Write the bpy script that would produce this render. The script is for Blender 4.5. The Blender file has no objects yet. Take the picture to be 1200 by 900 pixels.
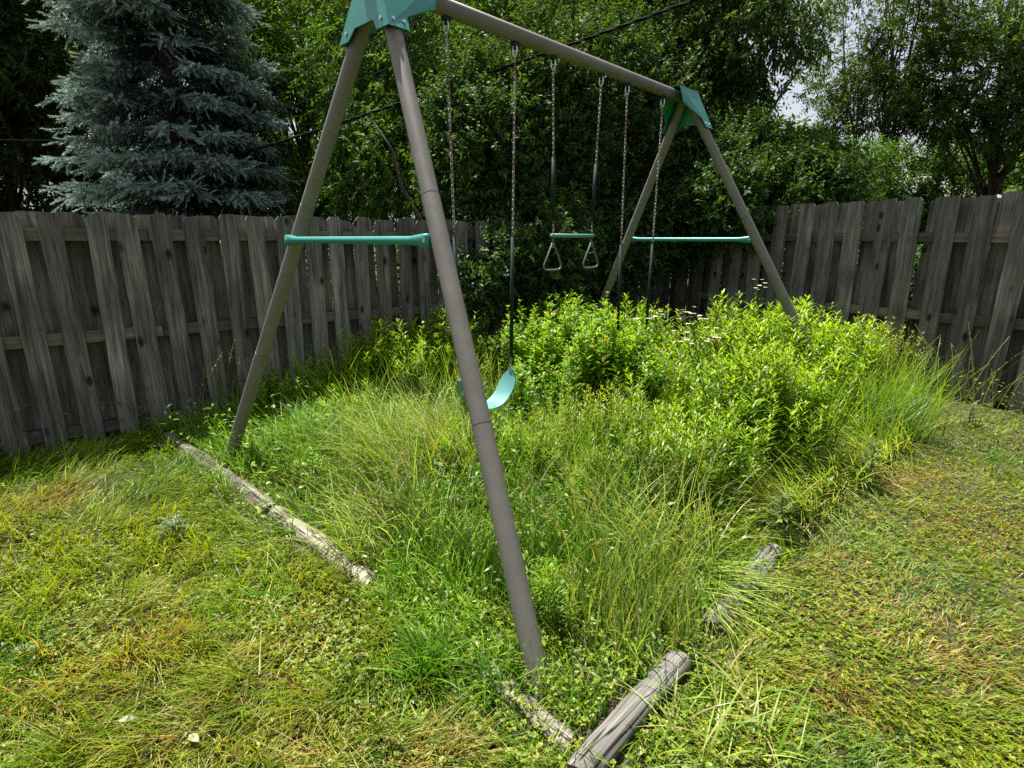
import bpy, math, random
import numpy as np
PI = math.pi
rng = np.random.default_rng(7)
random.seed(7)
scene = bpy.context.scene
C = scene.collection

# ------------------------------------------------------------------ camera
f_px, pitch, cam_h = 645.0, math.radians(14.8), 1.55
cp, sp = math.cos(pitch), math.sin(pitch)
def ray(u, v):
    a, b = (u-600)/f_px, (450-v)/f_px
    return np.array([a, cp+sp*b, -sp+cp*b])
def G(u, v, z=0.0):
    r = ray(u, v); t = (z-cam_h)/r[2]
    return np.array([r[0]*t, r[1]*t, z])
def W(u, v, Y):
    r = ray(u, v); t = Y/r[1]
    return np.array([r[0]*t, Y, cam_h+r[2]*t])
cam = bpy.data.cameras.new('camera'); co = bpy.data.objects.new('camera', cam); C.objects.link(co)
co.location = (0, 0, cam_h); co.rotation_euler = (PI/2-pitch, 0, 0)
cam.sensor_width = 36; cam.lens = 36*f_px/1200; cam.clip_end = 2000; cam.clip_start = .05
scene.camera = co

# ------------------------------------------------------------------ helpers
def norm(v):
    return v/np.maximum(np.linalg.norm(v, axis=-1, keepdims=True), 1e-9)
def mk(name, V, F, col=None, mat=None, parent=None, smooth=False):
    """V (N,3); F (M,k) or list of (M,k) arrays; col (N,3)"""
    me = bpy.data.meshes.new(name)
    Fs = F if isinstance(F, list) else [F]
    V = np.asarray(V, np.float32)
    me.vertices.add(len(V)); me.vertices.foreach_set('co', V.ravel())
    tot = np.concatenate([np.full(len(f), f.shape[1], np.int32) for f in Fs])
    idx = np.concatenate([np.asarray(f, np.int32).ravel() for f in Fs])
    me.loops.add(len(idx)); me.loops.foreach_set('vertex_index', idx)
    me.polygons.add(len(tot))
    st = np.concatenate([[0], np.cumsum(tot)[:-1]]).astype(np.int32)
    me.polygons.foreach_set('loop_start', st); me.polygons.foreach_set('loop_total', tot)
    me.polygons.foreach_set('use_smooth', np.full(len(tot), smooth))
    if col is not None:
        a = me.attributes.new('col', 'FLOAT_COLOR', 'POINT')
        c = np.ones((len(V), 4), np.float32); c[:, :3] = col
        a.data.foreach_set('color', c.ravel())
    me.update(calc_edges=True); me.validate()
    o = bpy.data.objects.new(name, me); C.objects.link(o)
    if mat is not None: me.materials.append(mat)
    if parent is not None: o.parent = parent
    return o
def tag(o, label=None, cat=None, group=None, kind=None):
    if label: o['label'] = label
    if cat: o['category'] = cat
    if group: o['group'] = group
    if kind: o['kind'] = kind
    return o
def empty(name, loc, rz=0, label=None, cat=None, group=None):
    o = bpy.data.objects.new(name, None); C.objects.link(o); o.empty_display_size = .1
    o.location = loc; o.rotation_euler = (0, 0, rz)
    return tag(o, label, cat, group)
def copy_tree(src, loc, rz, s=1.0, label=None, group=None, tilt=(0, 0)):
    r = src.copy(); C.objects.link(r); r.location = loc; r.rotation_euler = (tilt[0], tilt[1], rz); r.scale = (s, s, s)
    if label: r['label'] = label
    if group: r['group'] = group
    for ch in src.children:
        c = ch.copy(); C.objects.link(c); c.parent = r
        for g in ch.children:
            d = g.copy(); C.objects.link(d); d.parent = c
    return r
class MB:
    """collects polygons for one mesh"""
    def __init__(s): s.V = []; s.F = {}; s.n = 0; s.C = []
    def add(s, V, F, col=None):
        V = np.asarray(V, float).reshape(-1, 3); 
        for f in (F if isinstance(F, list) else [F]):
            f = np.asarray(f, int); s.F.setdefault(f.shape[1], []).append(f+s.n)
        s.V.append(V); s.n += len(V)
        s.C.append(np.broadcast_to(np.array([1, 1, 1.]) if col is None else np.asarray(col, float), (len(V), 3)))
        return s
    def build(s, name, mat, parent=None, smooth=False):
        return mk(name, np.concatenate(s.V), [np.concatenate(x) for x in s.F.values()], np.concatenate(s.C), mat, parent, smooth)
def box(c, sx, sy, sz):
    V = np.array([[x, y, z] for z in (-1, 1) for y in (-1, 1) for x in (-1, 1)], float)*np.array([sx, sy, sz])/2+np.array(c)
    F = np.array([[0, 2, 3, 1], [4, 5, 7, 6], [0, 1, 5, 4], [2, 6, 7, 3], [0, 4, 6, 2], [1, 3, 7, 5]])
    return V, F
def tube(P, R, n=10, caps=True, closed=False):
    P = np.asarray(P, float); m = len(P); R = np.broadcast_to(np.asarray(R, float), (m,))
    if closed: T = norm(np.roll(P, -1, 0)-np.roll(P, 1, 0))
    else: T = norm(np.gradient(P, axis=0))
    ref = np.array([0, 0, 1.]) if abs(T[0][2]) < .9 else np.array([1., 0, 0])
    A = norm(np.cross(T[0], ref)); As = []
    for i in range(m):
        A = norm(A-T[i]*(A@T[i])); As.append(A)
    As = np.array(As); Bs = np.cross(T, As)
    th = np.arange(n)*2*PI/n
    V = P[:, None]+R[:, None, None]*(As[:, None]*np.cos(th)[None, :, None]+Bs[:, None]*np.sin(th)[None, :, None])
    i = np.arange(m if closed else m-1)[:, None]; j = np.arange(n)[None]
    i2 = (i+1) % m; j2 = (j+1) % n
    F = np.stack([i*n+j, i*n+j2, i2*n+j2, i2*n+j], -1).reshape(-1, 4)
    Fs = [F]
    if caps and not closed:
        Fs += [np.arange(n)[None, ::-1], (np.arange(n)+(m-1)*n)[None]]
    return V.reshape(-1, 3), Fs
def plate(pts, thick, nrm=None):
    pts = np.asarray(pts, float); k = len(pts)
    if nrm is None: nrm = norm(np.cross(pts[1]-pts[0], pts[2]-pts[0]))
    V = np.concatenate([pts+nrm*thick/2, pts-nrm*thick/2])
    i = np.arange(k); j = (i+1) % k
    return V, [np.arange(k)[None], (np.arange(k)+k)[None, ::-1], np.stack([i+k, j+k, j, i], -1)]
# smooth 2-D value noise
_tab = rng.random((256, 256))
def vnoise(x, y, s=1.0, o=0):
    x = np.asarray(x)/s+37.3+o*17.1; y = np.asarray(y)/s+91.7+o*5.3
    xi = np.floor(x).astype(int); yi = np.floor(y).astype(int); fx = x-xi; fy = y-yi
    fx = fx*fx*(3-2*fx); fy = fy*fy*(3-2*fy)
    t = lambda a, b: _tab[a % 256, b % 256]
    return (t(xi, yi)*(1-fx)+t(xi+1, yi)*fx)*(1-fy)+(t(xi, yi+1)*(1-fx)+t(xi+1, yi+1)*fx)*fy
def fbm(x, y, s=1.0, o=0): return (vnoise(x, y, s, o)+.5*vnoise(x, y, s/2.1, o+1)+.25*vnoise(x, y, s/4.3, o+2))/1.75
def U(a, b, n): return rng.uniform(a, b, n)
def lerp(a, b, t): return np.asarray(a)*(1-t)+np.asarray(b)*t
def ribbons(base, L, w, az, th0, kap, col0, col1, nseg=3, twist=.6, wprof=None, lift=None):
    """curved grass blades: th0 start angle from vertical, kap total bend"""
    n = len(base); th = th0.copy(); p = base.copy()
    dx = np.cos(az); dy = np.sin(az); tw = az+PI/2+rng.normal(0, twist, n)
    sx = np.cos(tw); sy = np.sin(tw)
    V = np.zeros((n, nseg+1, 2, 3)); Cc = np.zeros((n, nseg+1, 2, 3))
    for k in range(nseg+1):
        t = k/nseg
        ww = w*((1-t**1.6)*.5+.02) if wprof is None else w*.5*wprof[k]
        off = np.stack([sx*ww, sy*ww, 0*sx], -1)
        V[:, k, 0] = p-off; V[:, k, 1] = p+off
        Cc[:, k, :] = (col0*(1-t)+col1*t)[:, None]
        th = th0+kap*(t+.5/nseg)
        st = np.stack([np.sin(th)*dx, np.sin(th)*dy, np.cos(th)], -1)*(L/nseg)[:, None]
        p = p+st
        p[:, 2] = np.maximum(p[:, 2], .006+.012*rng.random(n))
    b = (np.arange(n)*(nseg+1)*2)[:, None]
    F = np.concatenate([b+np.array([[2*k, 2*k+1, 2*k+3, 2*k+2]]) for k in range(nseg)], 1).reshape(-1, 4)
    return V.reshape(-1, 3), F, Cc.reshape(-1, 3)
def leaves(P, D, N, L, W_, col, rows=((0, .12), (.45, 1.), (1, .05)), droop=.25, tipcol=None):
    n = len(P); D = norm(D); S = norm(np.cross(D, N)); Nn = np.cross(S, D)
    m = len(rows); V = np.zeros((n, m, 2, 3)); Cc = np.zeros((n, m, 2, 3))
    L = np.asarray(L)[:, None]; W_ = np.asarray(W_)[:, None]
    for k, (t, w) in enumerate(rows):
        c = P+D*L*t-Nn*L*droop*t*t
        V[:, k, 0] = c-S*W_*w*.5; V[:, k, 1] = c+S*W_*w*.5
        Cc[:, k, :] = (col if tipcol is None else col*(1-t)+tipcol*t)[:, None]
    b = (np.arange(n)*m*2)[:, None]
    F = np.concatenate([b+np.array([[2*k, 2*k+1, 2*k+3, 2*k+2]]) for k in range(m-1)], 1).reshape(-1, 4)
    return V.reshape(-1, 3), F, Cc.reshape(-1, 3)
def rdir(n): return norm(rng.normal(size=(n, 3)))

# ------------------------------------------------------------------ materials
def new_mat(name):
    m = bpy.data.materials.new(name); m.use_nodes = True; nt = m.node_tree; nt.nodes.clear()
    out = nt.nodes.new('ShaderNodeOutputMaterial')
    return m, nt, out
def nd(nt, t, **kw):
    n = nt.nodes.new(t)
    for k, v in kw.items():
        if k.startswith('i_'):
            key = k[2:]; key = int(key) if key.isdigit() else key.replace('_', ' ')
            n.inputs[key].default_value = v
        else: setattr(n, k, v)
    return n
def leaf_mat(name, trans=.4, tint=(1.25, 1.15, .5), gloss=.08, rough=.4):
    m, nt, out = new_mat(name); L = nt.links.new
    a = nd(nt, 'ShaderNodeAttribute', attribute_name='col')
    oi = nd(nt, 'ShaderNodeObjectInfo')
    vr = nd(nt, 'ShaderNodeMapRange'); vr.inputs[3].default_value = .8; vr.inputs[4].default_value = 1.2
    L(oi.outputs['Random'], vr.inputs[0])
    hs = nd(nt, 'ShaderNodeHueSaturation'); L(vr.outputs[0], hs.inputs['Value']); L(a.outputs['Color'], hs.inputs['Color'])
    mu = nd(nt, 'ShaderNodeMixRGB', blend_type='MULTIPLY'); mu.inputs[0].default_value = 1
    L(hs.outputs[0], mu.inputs[1]); mu.inputs[2].default_value = (*tint, 1)
    d = nd(nt, 'ShaderNodeBsdfDiffuse'); L(hs.outputs[0], d.inputs[0])
    t = nd(nt, 'ShaderNodeBsdfTranslucent'); L(mu.outputs[0], t.inputs[0])
    x = nd(nt, 'ShaderNodeMixShader'); x.inputs[0].default_value = trans
    L(d.outputs[0], x.inputs[1]); L(t.outputs[0], x.inputs[2])
    g = nd(nt, 'ShaderNodeBsdfGlossy'); g.inputs['Roughness'].default_value = rough; g.inputs[0].default_value = (1, 1, 1, 1)
    y = nd(nt, 'ShaderNodeMixShader'); y.inputs[0].default_value = gloss
    L(x.outputs[0], y.inputs[1]); L(g.outputs[0], y.inputs[2]); L(y.outputs[0], out.inputs[0])
    return m
M = {}
M['grass'] = leaf_mat('grass_blades', .45, (1.35, 1.25, .4), .018, .45)
M['weed'] = leaf_mat('weed_leaves', .52, (1.5, 1.4, .35), .02, .42)
M['leaf'] = leaf_mat('tree_leaves', .38, (1.35, 1.3, .45), .018, .5)
M['needle'] = leaf_mat('spruce_needles', .22, (1.1, 1.15, .9), .02, .5)
M['dry'] = leaf_mat('dry_leaves', .25, (1, .9, .7), .03, .6)
M['petal'] = leaf_mat('petals', .35, (1, 1, .95), .02, .6)

def wood_mat(name, c0, c1, c2, axis=2, scale=1.0, knots=True, bump=.25, rough=.85, cracks=False):
    m, nt, out = new_mat(name); L = nt.links.new
    tc = nd(nt, 'ShaderNodeTexCoord'); oi = nd(nt, 'ShaderNodeObjectInfo')
    mul = nd(nt, 'ShaderNodeMath', operation='MULTIPLY'); mul.inputs[1].default_value = 37.0; L(oi.outputs['Random'], mul.inputs[0])
    cv = nd(nt, 'ShaderNodeCombineXYZ'); L(mul.outputs[0], cv.inputs[0]); L(mul.outputs[0], cv.inputs[2])
    ad = nd(nt, 'ShaderNodeVectorMath', operation='ADD'); L(tc.outputs['Object'], ad.inputs[0]); L(cv.outputs[0], ad.inputs[1])
    mp = nd(nt, 'ShaderNodeMapping'); s = [26*scale]*3; s[axis] = 1.3*scale; mp.inputs['Scale'].default_value = s; L(ad.outputs[0], mp.inputs[0])
    n1 = nd(nt, 'ShaderNodeTexNoise'); n1.inputs['Scale'].default_value = 1.0; n1.inputs['Detail'].default_value = 6; n1.inputs['Roughness'].default_value = .65; n1.inputs['Distortion'].default_value = .6
    L(mp.outputs[0], n1.inputs[0])
    mp2 = nd(nt, 'ShaderNodeMapping'); s = [110*scale]*3; s[axis] = 3.5*scale; mp2.inputs['Scale'].default_value = s; L(ad.outputs[0], mp2.inputs[0])
    n2 = nd(nt, 'ShaderNodeTexNoise'); n2.inputs['Scale'].default_value = 1; n2.inputs['Detail'].default_value = 3; L(mp2.outputs[0], n2.inputs[0])
    n3 = nd(nt, 'ShaderNodeTexNoise'); n3.inputs['Scale'].default_value = 2.2; n3.inputs['Detail'].default_value = 4; L(ad.outputs[0], n3.inputs[0])
    r = nd(nt, 'ShaderNodeValToRGB'); e = r.color_ramp.elements
    e[0].position = .36; e[0].color = (*c0, 1); e[1].position = .64; e[1].color = (*c2, 1); q = r.color_ramp.elements.new(.5); q.color = (*c1, 1)
    mx = nd(nt, 'ShaderNodeMix', data_type='FLOAT'); mx.inputs[0].default_value = .4; L(n1.outputs[0], mx.inputs[2]); L(n2.outputs[0], mx.inputs[3]); L(mx.outputs[0], r.inputs[0])
    # broad stains
    st = nd(nt, 'ShaderNodeMapRange'); st.inputs[1].default_value = .35; st.inputs[2].default_value = .65; st.inputs[3].default_value = .62; st.inputs[4].default_value = 1.15; L(n3.outputs[0], st.inputs[0])
    ob = nd(nt, 'ShaderNodeMapRange'); ob.inputs[3].default_value = .65; ob.inputs[4].default_value = 1.3; L(oi.outputs['Random'], ob.inputs[0])
    mm = nd(nt, 'ShaderNodeMath', operation='MULTIPLY'); L(st.outputs[0], mm.inputs[0]); L(ob.outputs[0], mm.inputs[1])
    mc = nd(nt, 'ShaderNodeVectorMath', operation='SCALE'); L(r.outputs[0], mc.inputs[0]); L(mm.outputs[0], mc.inputs['Scale'])
    last = mc.outputs[0]
    if knots:
        mk_ = nd(nt, 'ShaderNodeMapping'); s = [6.5]*3; s[axis] = 3.2; mk_.inputs['Scale'].default_value = s; L(ad.outputs[0], mk_.inputs[0])
        vo = nd(nt, 'ShaderNodeTexVoronoi'); vo.inputs['Scale'].default_value = 1.0; L(mk_.outputs[0], vo.inputs[0])
        kr = nd(nt, 'ShaderNodeMapRange'); kr.inputs[1].default_value = .08; kr.inputs[2].default_value = .19; kr.inputs[3].default_value = .12; kr.inputs[4].default_value = 1; L(vo.outputs['Distance'], kr.inputs[0])
        sc = nd(nt, 'ShaderNodeVectorMath', operation='SCALE'); L(last, sc.inputs[0]); L(kr.outputs[0], sc.inputs['Scale']); last = sc.outputs[0]
    hgt = n2.outputs[0]
    if cracks:
        mp3 = nd(nt, 'ShaderNodeMapping'); s = [26]*3; s[axis] = .55; mp3.inputs['Scale'].default_value = s; L(ad.outputs[0], mp3.inputs[0])
        n4 = nd(nt, 'ShaderNodeTexNoise'); n4.inputs['Scale'].default_value = 1; n4.inputs['Detail'].default_value = 2; n4.inputs['Distortion'].default_value = .25; L(mp3.outputs[0], n4.inputs[0])
        sb = nd(nt, 'ShaderNodeMath', operation='SUBTRACT'); sb.inputs[1].default_value = .5; L(n4.outputs[0], sb.inputs[0])
        ab = nd(nt, 'ShaderNodeMath', operation='ABSOLUTE'); L(sb.outputs[0], ab.inputs[0])
        kr = nd(nt, 'ShaderNodeMapRange'); kr.inputs[1].default_value = .006; kr.inputs[2].default_value = .022; kr.inputs[3].default_value = .12; kr.inputs[4].default_value = 1; L(ab.outputs[0], kr.inputs[0])
        sc = nd(nt, 'ShaderNodeVectorMath', operation='SCALE'); L(last, sc.inputs[0]); L(kr.outputs[0], sc.inputs['Scale']); last = sc.outputs[0]
        hm = nd(nt, 'ShaderNodeMath', operation='ADD'); L(n2.outputs[0], hm.inputs[0]); L(kr.outputs[0], hm.inputs[1]); hgt = hm.outputs[0]
    b = nd(nt, 'ShaderNodeBsdfPrincipled'); L(last, b.inputs['Base Color']); b.inputs['Roughness'].default_value = rough; b.inputs['Specular IOR Level'].default_value = .25
    bp = nd(nt, 'ShaderNodeBump'); bp.inputs['Strength'].default_value = bump; bp.inputs['Distance'].default_value = .006; L(hgt, bp.inputs['Height']); L(bp.outputs[0], b.inputs['Normal'])
    L(b.outputs[0], out.inputs[0]); return m
M['fence'] = wood_mat('weathered_fence_wood', (.055, .051, .045), (.150, .141, .126), (.285, .270, .245))
M['rail'] = wood_mat('weathered_rail_wood', (.06, .053, .04), (.13, .115, .09), (.22, .20, .165), axis=0, knots=False)
M['log'] = wood_mat('bleached_timber', (.045, .041, .036), (.12, .113, .10), (.225, .215, .196), axis=0, scale=.9, knots=False, bump=.6, cracks=True)
M['rot'] = wood_mat('old_pale_timber', (.10, .085, .06), (.24, .215, .17), (.40, .37, .31), axis=0, scale=.7, knots=True, bump=.8, cracks=True)
M['spruce_bark'] = wood_mat('dark_bark', (.012, .010, .008), (.03, .026, .022), (.05, .045, .04), scale=.5, knots=False, bump=.8)
M['bark'] = wood_mat('bark', (.03, .026, .02), (.07, .06, .05), (.12, .105, .09), scale=.5, knots=False, bump=.8)

def paint(name, c, rough=.4, wear=.15, metal=0, rust=None):
    m, nt, out = new_mat(name); L = nt.links.new
    tc = nd(nt, 'ShaderNodeTexCoord')
    n1 = nd(nt, 'ShaderNodeTexNoise'); n1.inputs['Scale'].default_value = 9; n1.inputs['Detail'].default_value = 8; n1.inputs['Roughness'].default_value = .7; L(tc.outputs['Object'], n1.inputs[0])
    r = nd(nt, 'ShaderNodeMapRange'); r.inputs[1].default_value = .3; r.inputs[2].default_value = .7; r.inputs[3].default_value = 1-wear; r.inputs[4].default_value = 1+wear; L(n1.outputs[0], r.inputs[0])
    sc = nd(nt, 'ShaderNodeVectorMath', operation='SCALE'); sc.inputs[0].default_value = c; L(r.outputs[0], sc.inputs['Scale'])
    last = sc.outputs[0]
    if rust is not None:
        n2 = nd(nt, 'ShaderNodeTexNoise'); n2.inputs['Scale'].default_value = 5; n2.inputs['Detail'].default_value = 5; L(tc.outputs['Object'], n2.inputs[0])
        rr = nd(nt, 'ShaderNodeMapRange'); rr.inputs[1].default_value = .48; rr.inputs[2].default_value = .6; L(n2.outputs[0], rr.inputs[0])
        mx = nd(nt, 'ShaderNodeMixRGB'); L(rr.outputs[0], mx.inputs[0]); L(last, mx.inputs[1]); mx.inputs[2].default_value = (*rust, 1); last = mx.outputs[0]
    if rust is None and metal == 0:
        n5 = nd(nt, 'ShaderNodeTexNoise'); n5.inputs['Scale'].default_value = 38; n5.inputs['Detail'].default_value = 4; n5.inputs['Roughness'].default_value = .75; L(tc.outputs['Object'], n5.inputs[0])
        chip = nd(nt, 'ShaderNodeMapRange'); chip.inputs[1].default_value = .66; chip.inputs[2].default_value = .71; chip.inputs[4].default_value = .7; L(n5.outputs[0], chip.inputs[0])
        mx = nd(nt, 'ShaderNodeMixRGB'); L(chip.outputs[0], mx.inputs[0]); L(last, mx.inputs[1]); mx.inputs[2].default_value = (.10, .075, .055, 1); last = mx.outputs[0]
    b = nd(nt, 'ShaderNodeBsdfPrincipled'); L(last, b.inputs['Base Color']); b.inputs['Metallic'].default_value = metal
    r2 = nd(nt, 'ShaderNodeMapRange'); r2.inputs[3].default_value = rough-.08; r2.inputs[4].default_value = rough+.15; L(n1.outputs[0], r2.inputs[0]); L(r2.outputs[0], b.inputs['Roughness'])
    L(b.outputs[0], out.inputs[0]); return m
M['taupe'] = paint('taupe_paint', (.160, .149, .126), .52, .14)
M['teal'] = paint('teal_paint', (.025, .24, .205), .38, .12)
M['seat'] = paint('teal_plastic', (.085, .25, .24), .42, .10)
M['sleeve'] = paint('dark_green_vinyl', (.006, .020, .018), .6, .1)
M['sleeve'].node_tree.nodes['Principled BSDF'].inputs['Specular IOR Level'].default_value = .2
M['chain'] = paint('galvanised_chain', (.36, .335, .29), .42, .2, .75, (.17, .105, .06))
M['steel'] = paint('zinc_hardware', (.62, .62, .6), .3, .1, .9)
M['dark'] = paint('black_rubber', (.010, .010, .010), .7, .2)
M['dark'].node_tree.nodes['Principled BSDF'].inputs['Specular IOR Level'].default_value = .1
M['white'] = paint('white_siding', (.42, .42, .40), .7, .05)
M['shingle'] = paint('grey_shingle', (.2, .2, .2), .85, .2)
M['grip'] = paint('pale_green_ring', (.10, .14, .125), .4, .1)

def ground_mat():
    m, nt, out = new_mat('thatchy_soil'); L = nt.links.new
    tc = nd(nt, 'ShaderNodeTexCoord')
    n1 = nd(nt, 'ShaderNodeTexNoise'); n1.inputs['Scale'].default_value = 1.6; n1.inputs['Detail'].default_value = 8; L(tc.outputs['Object'], n1.inputs[0])
    n2 = nd(nt, 'ShaderNodeTexNoise'); n2.inputs['Scale'].default_value = 60; n2.inputs['Detail'].default_value = 6; L(tc.outputs['Object'], n2.inputs[0])
    r = nd(nt, 'ShaderNodeValToRGB'); e = r.color_ramp.elements
    e[0].position = .35; e[0].color = (.028, .03, .010, 1); e[1].position = .65; e[1].color = (.07, .062, .022, 1); L(n1.outputs[0], r.inputs[0])
    r2 = nd(nt, 'ShaderNodeMapRange'); r2.inputs[1].default_value = .3; r2.inputs[2].default_value = .7; r2.inputs[3].default_value = .5; r2.inputs[4].default_value = 1.4; L(n2.outputs[0], r2.inputs[0])
    sc = nd(nt, 'ShaderNodeVectorMath', operation='SCALE'); L(r.outputs[0], sc.inputs[0]); L(r2.outputs[0], sc.inputs['Scale'])
    b = nd(nt, 'ShaderNodeBsdfPrincipled'); b.inputs['Roughness'].default_value = .95; L(sc.outputs[0], b.inputs['Base Color'])
    bp = nd(nt, 'ShaderNodeBump'); bp.inputs['Strength'].default_value = .6; bp.inputs['Distance'].default_value = .02; L(n2.outputs[0], bp.inputs['Height']); L(bp.outputs[0], b.inputs['Normal'])
    L(b.outputs[0], out.inputs[0]); return m
M['ground'] = ground_mat()

# ------------------------------------------------------------------ light
SUN_AZ, SUN_EL = math.radians(-36), math.radians(68)      # azimuth from +Y, negative = to the left
w = bpy.data.worlds.new('World'); scene.world = w; w.use_nodes = True
nt = w.node_tree; bg = nt.nodes['Background']
sky = nt.nodes.new('ShaderNodeTexSky'); sky.sky_type = 'NISHITA'; sky.sun_disc = False
sky.sun_elevation = SUN_EL; sky.sun_rotation = SUN_AZ; sky.dust_density = 3.0; sky.air_density = 1.0; sky.ozone_density = 1.0
hsv = nt.nodes.new('ShaderNodeHueSaturation'); hsv.inputs['Saturation'].default_value = .45; nt.links.new(sky.outputs[0], hsv.inputs['Color']); nt.links.new(hsv.outputs[0], bg.inputs[0]); bg.inputs[1].default_value = .072
sl = bpy.data.lights.new('sun', 'SUN'); sl.energy = 5.0; sl.angle = math.radians(.53); sl.color = (1, .955, .88)
so = bpy.data.objects.new('sun', sl); C.objects.link(so)
sd = np.array([math.sin(SUN_AZ)*math.cos(SUN_EL), math.cos(SUN_AZ)*math.cos(SUN_EL), math.sin(SUN_EL)])
from mathutils import Vector
so.rotation_euler = Vector(sd).to_track_quat('Z', 'Y').to_euler(); so.location = (-6, 8, 20)
vs = scene.view_settings; vs.view_transform = 'Standard'; vs.look = 'None'; vs.gamma = 1; vs.exposure = 1.3; vs.use_curve_mapping = False
cy = scene.cycles; cy.max_bounces = 6; cy.diffuse_bounces = 3; cy.glossy_bounces = 2; cy.transmission_bounces = 4; cy.transparent_max_bounces = 4
cy.use_denoising = False; cy.caustics_reflective = False; cy.caustics_refractive = False; cy.sample_clamp_indirect = 6
scene.render.use_persistent_data = False

# ------------------------------------------------------------------ ground
CN = np.array([.22, 1.32]); AX = np.array([-.733, .680]); BX = np.array([.680, .733])      # corner of the timber frame and its two edges
def pq(x, y): return (x-CN[0])*AX[0]+(y-CN[1])*AX[1], (x-CN[0])*BX[0]+(y-CN[1])*BX[1]
FL0, FLd = np.array([-3.49, 4.0]), np.array([.807, .590])
FR0, FRd = np.array([4.51, 5.06]), np.array([-.596, .803])
def sideL(x, y): return (x-FL0[0])*FLd[1]-(y-FL0[1])*FLd[0]     # >0 on the yard side
def sideR(x, y): return -((x-FR0[0])*FRd[1]-(y-FR0[1])*FRd[0])
def gz(x, y): return .035*(fbm(x, y, 1.1, 3)-.5)
n = 141
gx, gy = np.meshgrid(np.linspace(-7, 7, n), np.linspace(-1.5, 12.5, n)); 
edge = np.minimum.reduce([gx+7, 7-gx, gy+1.5, 12.5-gy])
V = np.stack([gx, gy, gz(gx, gy)*np.clip(edge/.5, 0, 1)], -1).reshape(-1, 3)
i, j = np.meshgrid(np.arange(n-1), np.arange(n-1), indexing='ij'); F = np.stack([i*n+j, i*n+j+1, (i+1)*n+j+1, (i+1)*n+j], -1).reshape(-1, 4)
mb = MB(); mb.add(V, F)
B = 300
o4 = np.array([[-7, -1.5, 0], [7, -1.5, 0], [7, 12.5, 0], [-7, 12.5, 0], [-B, -B, 0], [B, -B, 0], [B, B, 0], [-B, B, 0]], float)
mb.add(o4, np.array([[4, 5, 1, 0], [5, 6, 2, 1], [6, 7, 3, 2], [7, 4, 0, 3]]))
tag(mb.build('ground', M['ground'], smooth=True), kind='structure')

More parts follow.
